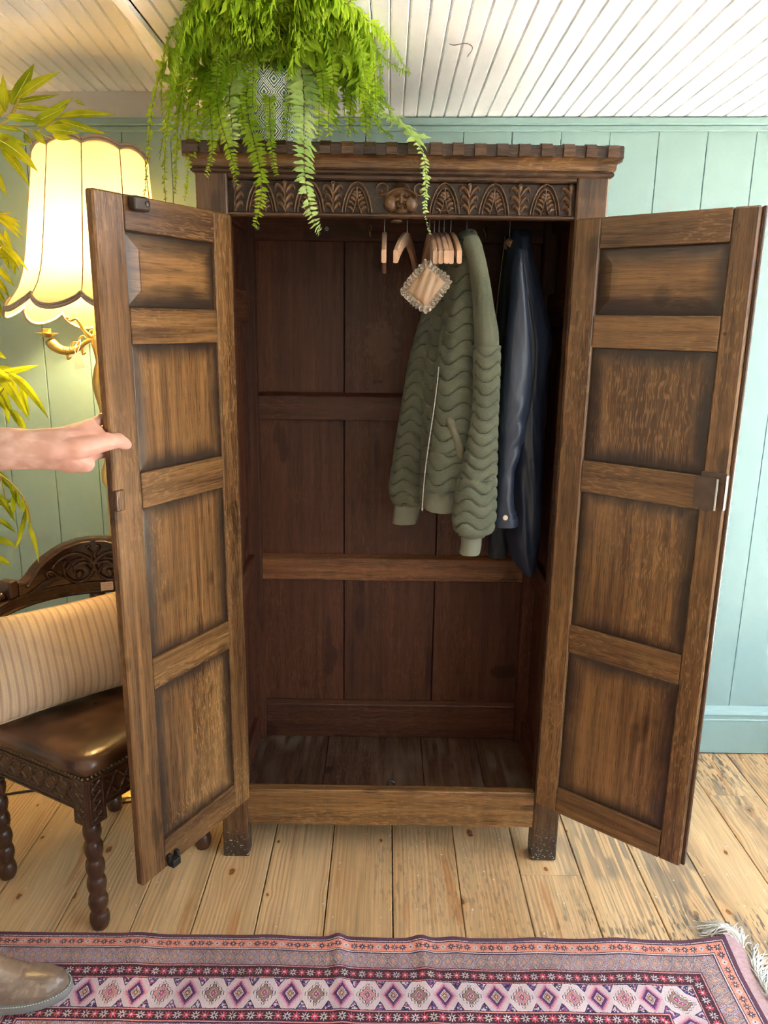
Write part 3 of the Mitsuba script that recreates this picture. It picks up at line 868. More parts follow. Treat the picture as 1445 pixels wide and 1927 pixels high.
    ([[-0.21, -0.084, 2.071], [-0.152, -0.178, 2.072], [-0.101, 0.013, 2.021], [-0.099, -0.007, 1.964]], 0.031, 0),
    ([[-0.273, -0.08, 2.072], [-0.24, -0.326, 2.071], [-0.243, -0.314, 2.071], [-0.249, -0.27, 2.072]], 0.027, 0),
    ([[-0.207, -0.084, 2.071], [-0.14, -0.286, 2.071], [-0.092, 0.067, 2.013], [-0.09, 0.047, 1.926]], 0.037, 0),
    ([[-0.342, -0.076, 2.072], [-0.393, -0.137, 2.072], [-0.517, 0.096, 2.003], [-0.518, 0.076, 1.936]], 0.036, 0),
    ([[-0.305, -0.08, 2.071], [-0.341, -0.04, 2.072], [-0.386, 0.031, 2.045], [-0.388, 0.011, 1.988]], 0.039, 0),
    ([[-0.333, -0.076, 2.072], [-0.333, -0.292, 2.071], [-0.448, -0.036, 2.072], [-0.464, -0.016, 2.009]], 0.039, 0),
    ([[-0.202, -0.084, 2.071], [-0.133, -0.215, 2.072], [-0.077, 0.032, 2.009], [-0.075, 0.012, 1.916]], 0.029, 0),
    ([[-0.237, -0.08, 2.072], [-0.188, -0.237, 2.072], [-0.168, -0.181, 2.072], [-0.176, -0.025, 2.057]], 0.038, 0),
    ([[-0.289, -0.08, 2.072], [-0.282, -0.226, 2.072], [-0.332, -0.026, 2.012], [-0.331, -0.046, 1.945]], 0.031, 0),
    ([[-0.298, -0.08, 2.071], [-0.293, -0.216, 2.071], [-0.322, -0.202, 2.071], [-0.327, -0.19, 2.071]], 0.034, 0),
    ([[-0.325, -0.076, 2.072], [-0.385, -0.046, 2.072], [-0.465, 0.093, 2.002], [-0.463, 0.073, 1.94]], 0.032, 0),
    ([[-0.242, -0.08, 2.072], [-0.188, -0.306, 2.072], [-0.182, -0.139, 2.072], [-0.195, 0.013, 2.067]], 0.036, 0),
    ([[-0.243, -0.08, 2.072], [-0.198, -0.216, 2.071], [-0.185, -0.135, 2.071], [-0.192, -0.043, 2.06]], 0.037, 0),
    ([[-0.341, -0.076, 2.072], [-0.371, -0.228, 2.071], [-0.495, 0.01, 1.964], [-0.495, -0.01, 1.894]], 0.026, 0),
    ([[-0.323, -0.076, 2.072], [-0.373, -0.075, 2.072], [-0.436, 0.005, 2.001], [-0.439, -0.015, 1.914]], 0.037, 0),
    ([[-0.255, -0.08, 2.072], [-0.216, -0.266, 2.071], [-0.207, -0.253, 2.072], [-0.21, -0.197, 2.071]], 0.028, 0),
    ([[-0.206, -0.084, 2.071], [-0.135, -0.216, 2.071], [-0.098, 0.05, 2.071], [-0.088, 0.03, 1.995]], 0.036, 0),
    ([[-0.198, -0.084, 2.071], [-0.111, -0.247, 2.072], [-0.065, 0.018, 2.014], [-0.062, -0.002, 1.941]], 0.033, 0),
    ([[-0.221, -0.08, 2.072], [-0.155, -0.304, 2.071], [-0.14, 0.05, 2.04], [-0.132, 0.03, 1.938]], 0.029, 0),
    ([[-0.206, -0.084, 2.071], [-0.142, -0.288, 2.072], [-0.086, -0.212, 2.071], [-0.087, 0.004, 2.059]], 0.034, 0),
    ([[-0.197, -0.084, 2.071], [-0.122, -0.141, 2.072], [-0.072, 0.048, 2.033], [-0.06, 0.028, 1.971]], 0.026, 0),
    ([[-0.244, -0.08, 2.072], [-0.214, -0.157, 2.072], [-0.191, -0.145, 2.072], [-0.205, 0.063, 2.071]], 0.028, 0),
    ([[-0.299, -0.08, 2.071], [-0.285, -0.266, 2.072], [-0.313, -0.253, 2.072], [-0.32, -0.237, 2.072]], 0.036, 0),
    ([[-0.221, -0.08, 2.072], [-0.173, -0.226, 2.072], [-0.124, -0.197, 2.071], [-0.13, -0.029, 2.072]], 0.034, 0),
    ([[-0.304, -0.08, 2.071], [-0.292, -0.272, 2.072], [-0.323, -0.26, 2.072], [-0.366, -0.068, 2.072]], 0.036, 0),
    ([[-0.223, -0.08, 2.072], [-0.171, -0.284, 2.072], [-0.13, -0.272, 2.072], [-0.128, -0.144, 2.072]], 0.037, 0),
    ([[-0.335, -0.076, 2.072], [-0.388, -0.109, 2.071], [-0.439, -0.09, 2.072], [-0.48, 0.034, 2.042]], 0.035, 0),
    ([[-0.22, -0.08, 2.072], [-0.163, -0.25, 2.072], [-0.124, -0.239, 2.072], [-0.118, -0.227, 2.072]], 0.036, 0),
    ([[-0.242, -0.08, 2.072], [-0.204, -0.201, 2.071], [-0.181, -0.188, 2.072], [-0.186, -0.092, 2.072]], 0.038, 0),
    ([[-0.312, -0.08, 2.071], [-0.32, -0.264, 2.072], [-0.342, -0.253, 2.071], [-0.351, -0.245, 2.071]], 0.038, 0),
    ([[-0.355, -0.076, 2.072], [-0.43, -0.102, 2.072], [-0.516, -0.007, 2.014], [-0.53, -0.027, 1.916]], 0.04, 0),
    ([[-0.265, -0.08, 2.072], [-0.237, -0.257, 2.072], [-0.232, -0.247, 2.072], [-0.236, -0.219, 2.072]], 0.03, 0),
    ([[-0.194, -0.084, 2.071], [-0.116, -0.142, 2.072], [-0.054, 0.053, 2.05], [-0.052, 0.033, 1.958]], 0.029, 0),
    ([[-0.224, -0.08, 2.072], [-0.172, -0.177, 2.072], [-0.135, -0.13, 2.071], [-0.133, -0.118, 2.021]], 0.031, 0),
    ([[-0.239, -0.08, 2.072], [-0.194, -0.213, 2.072], [-0.167, -0.201, 2.072], [-0.167, -0.205, 2.072]], 0.029, 0),
    ([[-0.326, -0.076, 2.072], [-0.352, -0.199, 2.071], [-0.4, -0.183, 2.072], [-0.407, -0.155, 2.071]], 0.028, 0),
    ([[-0.237, -0.08, 2.072], [-0.2, -0.208, 2.071], [-0.168, -0.195, 2.072], [-0.164, -0.179, 2.072]], 0.03, 0),
    ([[-0.242, -0.08, 2.072], [-0.192, -0.265, 2.071], [-0.191, -0.078, 2.072], [-0.196, 0.014, 2.029]], 0.04, 0),
    ([[-0.229, -0.08, 2.072], [-0.176, -0.233, 2.072], [-0.154, -0.065, 2.011], [-0.151, -0.085, 1.964]], 0.038, 0),
    ([[-0.237, -0.08, 2.072], [-0.187, -0.281, 2.071], [-0.183, -0.025, 2.046], [-0.175, -0.045, 1.958]], 0.039, 0),
    ([[-0.316, -0.08, 2.071], [-0.317, -0.286, 2.071], [-0.399, -0.067, 2.023], [-0.402, -0.087, 1.959]], 0.031, 0),
    ([[-0.238, -0.08, 2.072], [-0.194, -0.274, 2.072], [-0.179, -0.122, 2.072], [-0.18, -0.014, 2.047]], 0.038, 0),
    ([[-0.314, -0.08, 2.071], [-0.329, -0.242, 2.072], [-0.4, -0.02, 2.032], [-0.405, -0.04, 1.973]], 0.038, 0),
    ([[-0.304, -0.08, 2.071], [-0.3, -0.262, 2.072], [-0.326, -0.251, 2.071], [-0.333, -0.243, 2.071]], 0.038, 0),
    ([[-0.335, -0.076, 2.072], [-0.38, -0.107, 2.072], [-0.438, -0.093, 2.071], [-0.464, -0.029, 2.048]], 0.037, 0),
    ([[-0.202, -0.084, 2.071], [-0.146, -0.118, 2.072], [-0.089, 0.013, 2.071], [-0.075, -0.007, 2.011]], 0.032, 0),
    ([[-0.22, -0.08, 2.072], [-0.158, -0.308, 2.071], [-0.134, -0.043, 2.065], [-0.124, -0.063, 2.016]], 0.03, 0),
    ([[-0.228, -0.08, 2.072], [-0.173, -0.19, 2.072], [-0.148, -0.176, 2.072], [-0.14, -0.18, 2.072]], 0.034, 0),
]
LEAVES = [
    ([-0.905, 0.02, 1.943], [-0.911, 0.04, 2.027], 0.0181, 0),
    ([-0.893, 0.03, 1.962], [-0.842, 0.05, 2.053], 0.0267, 0),
    ([-0.872, 0.02, 1.972], [-0.781, 0.04, 2.034], 0.0289, 0),
    ([-0.892, 0.05, 1.968], [-0.798, 0.07, 1.998], 0.016, 0),
    ([-0.875, 0.0, 1.949], [-0.771, 0.02, 1.949], 0.0192, 0.1),
    ([-0.885, -0.02, 1.923], [-0.813, 0.0, 1.924], 0.0203, 0.05),
    ([-0.944, 0.08, 1.965], [-0.859, 0.1, 2.039], 0.015, 0),
    ([-0.923, 0.0, 1.909], [-0.866, 0.02, 1.905], 0.0169, 0.1),
    ([-0.91, -0.03, 1.887], [-0.848, -0.01, 1.871], 0.0215, 0.1),
    ([-0.907, -0.04, 1.874], [-0.825, -0.02, 1.813], 0.031, -0.3),
    ([-0.904, -0.02, 1.857], [-0.855, 0.0, 1.783], 0.0218, -0.2),
    ([-0.934, 0.0, 1.829], [-0.919, 0.02, 1.764], 0.0172, 0),
    ([-0.94, 0.04, 1.882], [-0.895, 0.06, 1.864], 0.0199, 0),
    ([-0.803, 0.06, 1.94], [-0.675, 0.08, 1.959], 0.0261, 0),
    ([-0.795, 0.05, 1.934], [-0.695, 0.07, 1.914], 0.0186, 0),
    ([-0.839, 0.03, 1.917], [-0.76, 0.05, 1.983], 0.0244, 0),
    ([-0.833, 0.0, 1.917], [-0.769, 0.02, 1.955], 0.0217, 0.0),
    ([-0.825, 0.04, 1.913], [-0.751, 0.06, 1.912], 0.0222, 0),
    ([-0.817, 0.06, 1.904], [-0.78, 0.08, 1.902], 0.0175, 0),
    ([-0.846, 0.02, 1.904], [-0.827, 0.04, 1.881], 0.0171, 0),
    ([-0.875, 0.04, 1.903], [-0.868, 0.06, 1.885], 0.0149, 0),
    ([-0.761, 0.06, 1.979], [-0.744, 0.08, 1.974], 0.0099, 0),
    ([-0.835, 0.08, 1.931], [-0.767, 0.1, 1.941], 0.0176, 0),
    ([-0.95, 0.07, 1.979], [-0.907, 0.09, 2.007], 0.0199, 0),
    ([-0.946, 0.05, 1.929], [-0.912, 0.07, 1.991], 0.0197, 0),
    ([-0.938, 0.04, 2.005], [-0.916, 0.06, 1.96], 0.0196, 0),
    ([-1.159, 0.44, 1.784], [-1.088, 0.46, 1.738], 0.0138, -0.2),
    ([-1.164, 0.45, 1.779], [-1.092, 0.47, 1.72], 0.0139, -0.2),
    ([-1.17, 0.46, 1.772], [-1.101, 0.48, 1.758], 0.0154, -0.2),
    ([-1.164, 0.44, 1.738], [-1.123, 0.46, 1.682], 0.0123, -0.1),
    ([-1.15, 0.44, 1.767], [-1.094, 0.46, 1.705], 0.0107, -0.2),
    ([-1.172, 0.44, 1.665], [-1.104, 0.46, 1.638], 0.0139, -0.3),
    ([-1.031, 0.2, 1.671], [-0.975, 0.22, 1.605], 0.0125, -0.4),
    ([-1.141, 0.43, 1.689], [-1.1, 0.45, 1.63], 0.0154, -0.3),
    ([-1.143, 0.43, 1.688], [-1.107, 0.45, 1.622], 0.0154, -0.2),
    ([-1.175, 0.44, 1.636], [-1.129, 0.46, 1.578], 0.0187, -0.2),
    ([-1.178, 0.44, 1.606], [-1.148, 0.46, 1.547], 0.0187, -0.2),
    ([-1.182, 0.44, 1.576], [-1.159, 0.46, 1.524], 0.0188, -0.1),
    ([-1.185, 0.44, 1.546], [-1.173, 0.46, 1.486], 0.0189, -0.1),
    ([-1.14, 0.46, 1.74], [-1.132, 0.48, 1.609], 0.0187, 0.1),
    ([-1.177, 0.47, 1.726], [-1.151, 0.49, 1.624], 0.0219, 0.1),
    ([-1.034, 0.1, 1.346], [-0.927, 0.12, 1.372], 0.0178, 0.0),
    ([-1.055, 0.14, 1.363], [-0.99, 0.16, 1.357], 0.014, 0),
    ([-0.986, 0.08, 1.354], [-0.906, 0.1, 1.234], 0.0232, -0.3),
    ([-1.025, 0.08, 1.369], [-0.958, 0.1, 1.23], 0.0328, -0.25),
    ([-0.982, 0.12, 1.332], [-0.974, 0.14, 1.233], 0.0153, -0.1),
    ([-1.009, 0.13, 1.334], [-1.002, 0.15, 1.251], 0.0196, -0.1),
    ([-1.044, 0.12, 1.323], [-1.018, 0.14, 1.238], 0.0223, -0.1),
    ([-1.034, 0.14, 1.3], [-1.042, 0.16, 1.21], 0.017, 0),
    ([-0.984, 0.1, 1.246], [-0.975, 0.12, 1.182], 0.0167, -0.1),
    ([-1.038, 0.12, 1.407], [-1.019, 0.14, 1.386], 0.0138, 0),
    ([-1.042, 0.1, 1.3], [-1.026, 0.12, 1.254], 0.0193, -0.2),
    ([-1.012, 0.12, 1.257], [-0.989, 0.14, 1.192], 0.0197, -0.2),
    ([-0.935, 0.0, 0.981], [-0.933, 0.02, 0.868], 0.0165, -0.15),
    ([-0.957, 0.02, 1.046], [-0.953, 0.04, 0.948], 0.0137, -0.1),
    ([-0.951, 0.02, 1.018], [-1.001, 0.04, 0.895], 0.0124, 0.15),
    ([-1.018, 0.0, 1.063], [-0.98, 0.02, 0.975], 0.0163, -0.3),
    ([-1.021, -0.02, 0.947], [-0.974, 0.0, 0.917], 0.0177, -0.1),
    ([-1.026, -0.02, 0.901], [-0.993, 0.0, 0.867], 0.0178, -0.1),
    ([-1.027, 0.02, 0.988], [-0.993, 0.04, 0.943], 0.0138, -0.2),
    ([-1.043, 0.04, 1.019], [-0.996, 0.06, 1.029], 0.0138, 0),
    ([-0.983, 0.02, 1.08], [-0.973, 0.04, 1.005], 0.0164, -0.1),
    ([-0.976, 0.03, 1.064], [-1.008, 0.05, 0.974], 0.0138, 0.1),
    ([-1.017, 0.01, 1.116], [-0.977, 0.03, 1.05], 0.019, -0.2),
    ([-1.04, 0.02, 0.953], [-1.034, 0.04, 0.976], 0.011, 0),
]
TWIGS = [
    ([[-1.022, 0.06, 1.851], [-0.942, 0.04, 1.916], [-0.905, 0.03, 1.931], [-0.872, 0.02, 1.972]], 0.0022),
    ([[-0.942, 0.04, 1.918], [-0.881, 0.04, 1.917], [-0.817, 0.06, 1.897]], 0.0018),
    ([[-0.857, 0.04, 1.903], [-0.823, 0.05, 1.925], [-0.798, 0.06, 1.94]], 0.0018),
    ([[-0.905, 0.03, 1.931], [-0.888, 0.04, 1.966]], 0.0016),
    ([[-0.874, 0.04, 1.917], [-0.867, 0.04, 1.903], [-0.86, 0.04, 1.881]], 0.0014),
    ([[-1.249, 0.44, 1.635], [-1.149, 0.44, 1.774], [-1.11, 0.44, 1.782]], 0.002),
    ([[-1.186, 0.3, 1.542], [-1.079, 0.3, 1.68]], 0.002),
    ([[-1.111, 0.1, 1.272], [-1.027, 0.1, 1.355], [-0.993, 0.1, 1.351], [-0.978, 0.11, 1.333]], 0.002),
    ([[-1.101, 0.12, 1.214], [-1.007, 0.12, 1.333]], 0.0016),
    ([[-0.978, 0.11, 1.333], [-0.956, 0.1, 1.315]], 0.0014),
    ([[-1.072, 0.0, 1.151], [-0.997, 0.0, 1.107], [-0.96, 0.01, 1.062], [-0.94, 0.01, 0.978]], 0.0024),
    ([[-0.997, 0.0, 1.107], [-0.996, 0.01, 1.04]], 0.0016),
    ([[-1.068, 0.0, 0.958], [-1.005, -0.02, 0.947]], 0.0014),
]


def leaf_colour(dark, light, tip=None):
    def fn(p, n, uv):
        k = fbm(p.x * 16, p.y * 16, p.z * 11, 3)
        c = mix(mi.Color3f(dark), mi.Color3f(light), smoothstep(.25, .75, k))
        spots = smoothstep(.70, .78, fbm(p.x * 90, p.y * 90, p.z * 90, 2)) * smoothstep(.55, .75, fbm(p.x * 9, p.y * 9, p.z * 9, 2))
        return mix(c, mi.Color3f(.30, .16, .05), spots * .8)
    return proc(fn)


def thin(color, trans, rough=.5):
    return {'type': 'principledthin', 'base_color': color, 'roughness': rough, 'diff_trans': trans, 'spec_trans': 0.0, 'eta': 1.4}


scene['fern_green'] = thin(leaf_colour((.24, .42, .024), (.47, .66, .060)), 1.0)
scene['fern_pale'] = thin(leaf_colour((.34, .54, .16), (.55, .70, .27)), .8)
scene['fern_stem'] = prin((.10, .075, .02), .5)
scene['dead_leaf'] = thin(rgb(.42, .24, .10), .6)
scene['soil'] = prin((.035, .025, .018), .9)


def pot_glaze(p, n, uv):
    a, b = uv.x / .0480 + uv.y / .0520, uv.x / .0480 - uv.y / .0520
    fa, fb = dr.abs(a - dr.floor(a) - .5), dr.abs(b - dr.floor(b) - .5)
    d = dr.maximum(fa, fb)
    dark = dr.select(d < .10, 1.0, dr.select((d > .17) & (d < .25), 1.0, dr.select((d > .31) & (d < .38), 1.0, dr.select((d > .43) & (d < .475), 1.0, 0.0))))
    return mix(mi.Color3f(.74, .77, .77), mi.Color3f(.035, .095, .115), mi.Float(dark))


scene['pot_glaze'] = prin(proc(pot_glaze), .25, specular=.5)
scene['pot_rim'] = prin((.62, .60, .56), .35)
FERN = thing('potted_fern', 'large trailing fern in a diamond-patterned pot on top of the wardrobe', 'potted plant')
PC = np.array([-.307, .095])
PZ = 1.8835
prof = [(.084, 0), (.090, .002), (.092, .008), (.1055, .170), (.1065, .176)]
pr = spline([(r, z) for r, z in prof], 30) if False else np.array(prof)
g = np.linspace(0, 2 * np.pi, 65)
V = np.array([[(PC[0] + r * np.cos(a), PC[1] + r * np.sin(a), PZ + z) for a in g] for r, z in pr])
uv = np.array([[(a * .108, z) for a in g] for r, z in pr]).reshape(-1, 2)
m = grid(V)
part(FERN, 'pot', m, 'pot_glaze', smooth=True, uv=uv, label='white pot with dark concentric diamonds')
part(FERN, 'pot_rim', lathe([(.1065, .176), (.108, .179), (.1065, .183), (.102, .183), (.100, .179), (.099, .155)], 64, (*PC, PZ)), 'pot_rim', smooth=True)
part(FERN, 'soil', lathe([(.0995, .156), (.05, .162), (0, .164)], 32, (*PC, PZ)), 'soil', smooth=True)


def frond_mesh(path, L, kind):
    """one frond: a thin stalk and two rows of crimped leaflets."""
    n = 40
    p = spline(path, n)
    seg = np.linalg.norm(np.diff(p, axis=0), axis=1)
    s = np.r_[0, np.cumsum(seg)]
    total = s[-1]
    start = .05 if kind != 3 else .12
    stem = tube(p, np.interp(s, [0, total], [.0016, .0005]), 5)
    V, Fc = [], []
    at = 0
    pos = start
    step = L * (.30 if kind != 2 else .23)
    side0 = 1
    out = p[-1] - np.array([*PC, p[-1, 2]])
    outd = unit([out[0], out[1] - .12, .0])
    while pos < total - .004:
        f = pos / total
        c = np.array([np.interp(pos, s, p[:, k]) for k in range(3)])
        c2 = np.array([np.interp(min(pos + .004, total), s, p[:, k]) for k in range(3)])
        t = unit(c2 - c + 1e-9)
        sd = np.cross(t, outd)
        if np.linalg.norm(sd) < .25:
            sd = np.cross(t, [0, 0, 1.0])
        sd = unit(sd)
        nn = unit(np.cross(sd, t))
        if nn @ np.array([0, -1, .25]) < 0:
            nn = -nn
        q = (pos - start) / (total - start)
        size = L * (min(1, .55 + 1.6 * q) * (1 - .72 * max(0, q - .45) ** 1.25 / .55 ** 1.25)) * rng.uniform(.82, 1.12)
        if kind == 3:
            size = L * (1.5 if .42 < q < .62 else .55) * rng.uniform(.8, 1.2) * (.4 if q > .9 else 1)
        for sg in (-1, 1):
            if rng.uniform() < .05:
                continue
            droop = rng.uniform(-.25, .35)
            d = unit(sd * sg + t * rng.uniform(.12, .42) + nn * rng.uniform(-.15, .45))
            wd = unit(t - d * (t @ d))
            up = unit(np.cross(d, wd))
            if up @ nn < 0:
                up = -up
            k = 6
            w = size * .165 * np.array([.75, 1.15, 1.0, .92, .62, .06])
            x = np.linspace(.02, 1, k) * size
            bend = -.22 * size * np.linspace(0, 1, k) ** 2 * rng.uniform(-.6, 1.6) + .03 * size * np.sin(np.linspace(0, 8, k) + rng.uniform(0, 6))
            curve = .16 * size * np.linspace(0, 1, k) ** 2 * rng.uniform(-.4, 1)
            ctr = c + x[:, None] * d + bend[:, None] * up + curve[:, None] * wd + (rng.uniform(-.5, .5) * step * .4) * t
            crimp = .26 * w * np.sin(np.arange(k) * 2.4 + rng.uniform(0, 6))
            a = ctr + w[:, None] * wd + (.35 * w + crimp)[:, None] * up
            b = ctr - w[:, None] * wd + (.35 * w - crimp)[:, None] * up
            rows = np.stack([a, ctr, b], 1).reshape(-1, 3)
            V.append(rows)
            i = np.arange(k - 1)[:, None] * 3 + at
            q4 = np.vstack([np.hstack([i, i + 3, i + 4, i + 1]), np.hstack([i + 1, i + 4, i + 5, i + 2])])
            Fc.append(np.vstack([q4[:, [0, 1, 2]], q4[:, [0, 2, 3]]]))
            at += 3 * k
        pos += step * rng.uniform(.85, 1.15) * (.75 if q > .75 else 1)
    return trimesh.Trimesh(np.vstack(V), np.vstack(Fc), process=False), stem


fr = list(FRONDS)
for path, L, kind in fr:
    path = np.array([[PC[0] + (path[0][0] - PC[0]) * .3, PC[1], PZ + .165]] + list(path))
    path[1:, 2] = np.minimum(path[1:, 2], 2.074)
    lm, sm = frond_mesh(path, L, kind)
    for q in (lm, sm):                                                # the topmost leaflets are pressed flat under the ceiling boards
        v = np.array(q.vertices)
        v[:, 2] = np.where(v[:, 2] > 2.060, 2.060 + .016 * (1 - np.exp(-(v[:, 2] - 2.060) / .016)), v[:, 2])
        q.vertices = v
    k = part(FERN, 'frond', lm, 'fern_pale' if kind in (1, 3) else 'fern_green', smooth=True)
    scene[k + '__stalk'] = mikit.ply(sm, 'fern_stem', smooth=True)

# bamboo at the left, its pot and canes outside the picture
scene['bamboo_leaf'] = thin(leaf_colour((.17, .25, .012), (.46, .52, .024)), .85, .4)
scene['bamboo_twig'] = prin((.40, .34, .06), .5)
scene['leaf_vein'] = thin(rgb(.62, .62, .16), .6)
BAM = thing('bamboo_plant', 'leafy bamboo plant with long yellow-green leaves beside the lampshade', 'plant')


def blade(p, q, w, droop, seed):
    r = np.random.default_rng(seed)
    p, q = np.array(p), np.array(q)
    d = q - p
    L = np.linalg.norm(d)
    d = d / L
    nn = unit(np.array([.25, -1, .35]) + r.uniform(-.45, .45, 3))
    wd = unit(np.cross(d, nn))
    nn = np.cross(wd, d)
    k = 11
    t = np.linspace(0, 1, k)
    prof = np.interp(t, [0, .05, .25, .45, .75, 1], [.12, .55, .96, 1.0, .62, .01]) * w * .5
    sag = np.array([0, 0, 1.0]) * (-droop * L * (t * (1 - t)))[:, None] * 1.4
    ctr = p + t[:, None] * L * d + sag + nn * (.04 * L * np.sin(t * 3 + r.uniform(0, 3)))[:, None]
    rows = np.stack([ctr + prof[:, None] * wd + .28 * prof[:, None] * nn, ctr + prof[:, None] * .06 * wd, ctr - prof[:, None] * .06 * wd, ctr - prof[:, None] * wd + .28 * prof[:, None] * nn], 1)
    vein = np.stack([ctr + prof[:, None] * .07 * wd - .0008 * -nn, ctr - prof[:, None] * .07 * wd - .0008 * -nn], 1)[:9]
    return grid(rows), grid(vein)


for k, (p, q, w, droop) in enumerate(LEAVES):
    a, b = blade(p, q, w, droop, k)
    key = part(BAM, 'leaf', a, 'bamboo_leaf', smooth=True)
    scene[key + '__midrib'] = mikit.ply(b, 'leaf_vein', smooth=True)
for path, r in TWIGS:
    part(BAM, 'twig', tube(spline(path, 16), r, 6), 'bamboo_twig', smooth=True)
for k, (x, y, top) in enumerate(((-1.60, .36, 1.9), (-1.66, .42, 1.7), (-1.57, .44, 1.95), (-1.64, .30, 1.5))):
    zz = np.linspace(.24, top, 30)
    part(BAM, 'cane', tube(np.stack([x + .22 * ((zz - .24) / 1.7) ** 2, y + 0 * zz, zz], -1), .008 - .0015 * (np.arange(30) % 5 > 0), 8), 'bamboo_twig', smooth=True)
part(BAM, 'pot', lathe([(0, .0), (.105, .0), (.13, .12), (.145, .26), (.15, .262), (.15, .27), (.14, .27), (.135, .235), (0, .235)], 32, (-1.61, .38, 0.001)), 'terracotta', smooth=30)
scene['terracotta'] = prin((.35, .13, .06), .7)

# ------------------------------------------------------------------ the lamp
LAMP = thing('standard_lamp', 'lit standard lamp with a scalloped cream shade on gilt scrolling arms', 'lamp')
LX, LY = -.848, .345
scene['shade_cloth'] = {'type': 'principledthin', 'base_color': rgb(.52, .42, .27), 'roughness': .8, 'diff_trans': .62, 'spec_trans': 0.0, 'eta': 1.2}
scene['shade_braid'] = prin((.36, .31, .26), .7)
scene['shade_rib'] = prin((.45, .33, .20), .7)
NP, SEG = 10, 12
ROT = math.radians(-90 + 11.0)
sz = np.array([1.487, 1.50, 1.515, 1.535, 1.56, 1.60, 1.66, 1.73, 1.80, 1.87, 1.925])
sr = np.array([.246, .236, .224, .210, .196, .184, .1755, .1690, .1620, .1555, .1510])
tl = math.radians(-7.0)
RT = np.array([[1, 0, 0], [0, math.cos(tl), -math.sin(tl)], [0, math.sin(tl), math.cos(tl)]])
PIV = np.array([LX, LY, 1.56])


def lean(p):
    return PIV + (np.asarray(p) - PIV) @ RT.T


def shade_point(k, q, out=0.0):
    """k in 0..NP around, q in 0..1 up."""
    t = k - math.floor(k)
    scal = math.sin(math.pi * t)
    lo, hi = sz[0] + .036 * (1 - scal ** .8), sz[-1] + .015 * scal ** .8 - .004
    z = lo + (hi - lo) * q
    r = np.interp(z, sz, sr) if z < sz[-1] else sr[-1] - (z - sz[-1]) * .06
    r = r * (1 - .022 * scal) + out
    a = ROT + 2 * math.pi * k / NP
    return [LX + r * math.cos(a), LY + r * math.sin(a), z]


qs = np.r_[np.linspace(0, .35, 14), np.linspace(.35, 1, 12)[1:]]
for k in range(NP):
    P = lean(np.array([[shade_point(k + min(j / SEG, .99999), q) for j in range(SEG + 1)] for q in qs]))
    part(LAMP, 'shade_panel', grid(P), 'shade_cloth', smooth=True)
    part(LAMP, 'shade_rib', tube(lean([shade_point(k, q, .0006) for q in np.linspace(.003, .995, 24)]), .0016, 5), 'shade_rib', smooth=True)
for q, r, nm in ((0.0, .0048, 'lower_braid'), (1.0, .0045, 'upper_braid')):
    P = lean(np.array([shade_point(k + min(j / SEG, .99999), q, .001) for k in range(NP) for j in range(SEG)]))
    P = np.vstack([P, P[:1]])
    part(LAMP, nm, cat([tube(P, r, 7, cap=False), tube(P + [0, 0, -.0075 if q else .0075], r * .75, 6, cap=False)]), 'shade_braid', smooth=True)
# inside: three bulbs, a spider of wires
for k in range(2):
    a = 2.1 + k * math.pi
    c = lean([LX + .055 * math.cos(a), LY + .055 * math.sin(a), 1.650])
    key = part(LAMP, 'bulb', None, None, shape={'type': 'sphere', 'center': c.tolist(), 'radius': .030, 'emitter': {'type': 'area', 'radiance': rgb(150 * LAMP_POWER, 107 * LAMP_POWER, 48 * LAMP_POWER)}})
    part(LAMP, 'bulb_holder', tube([c + [0, 0, -.028], c + [0, 0, -.075]], [.014, .012], 12), 'brass', smooth=40)
    part(LAMP, 'holder_arm', tube(spline([c + [0, 0, -.075], (c + [LX, LY, 1.57]) / 2 + [0, 0, -.035], [LX, LY, 1.545]], 10), .005, 7), 'brass', smooth=True)
for k in range(3):
    a = ROT + 2 * math.pi * k / 3
    part(LAMP, 'shade_spider', tube([lean([LX, LY, 1.86]), lean([LX + .147 * math.cos(a), LY + .147 * math.sin(a), 1.905])], .0018, 6), 'brass')
ring = lean(np.array([shade_point(k + min(j / SEG, .99999), .965, -.002) for k in range(NP) for j in range(SEG)]))
part(LAMP, 'added_top_blocker', trimesh.Trimesh(np.vstack([ring, ring.mean(0)]), [[i, (i + 1) % len(ring), len(ring)] for i in range(len(ring))], process=False), 'blocker_cloth')  # added unseen disc, stops lamp light from reaching the ceiling
scene['blocker_cloth'] = prin((.55, .45, .30), .9)
part(LAMP, 'stem', cat([lathe([(.0, .03), (.030, .03), (.034, .05), (.020, .07), (.014, .12), (.013, .50), (.019, .515), (.013, .53), (.012, 1.00), (.022, 1.02), (.024, 1.05), (.012, 1.08), (.011, 1.20), (.016, 1.24), (.026, 1.28), (.030, 1.31), (.022, 1.35), (.014, 1.37), (.019, 1.40), (.024, 1.425), (.018, 1.45), (.010, 1.48), (.010, 1.56), (.006, 1.60), (.006, 1.865), (0, 1.866)], 24, (LX, LY, 0))]), 'brass', smooth=True)
part(LAMP, 'base', lathe([(0, .001), (.105, .001), (.108, .012), (.098, .022), (.06, .032), (.0, .036)], 32, (LX, LY, 0)), 'brass', smooth=True)


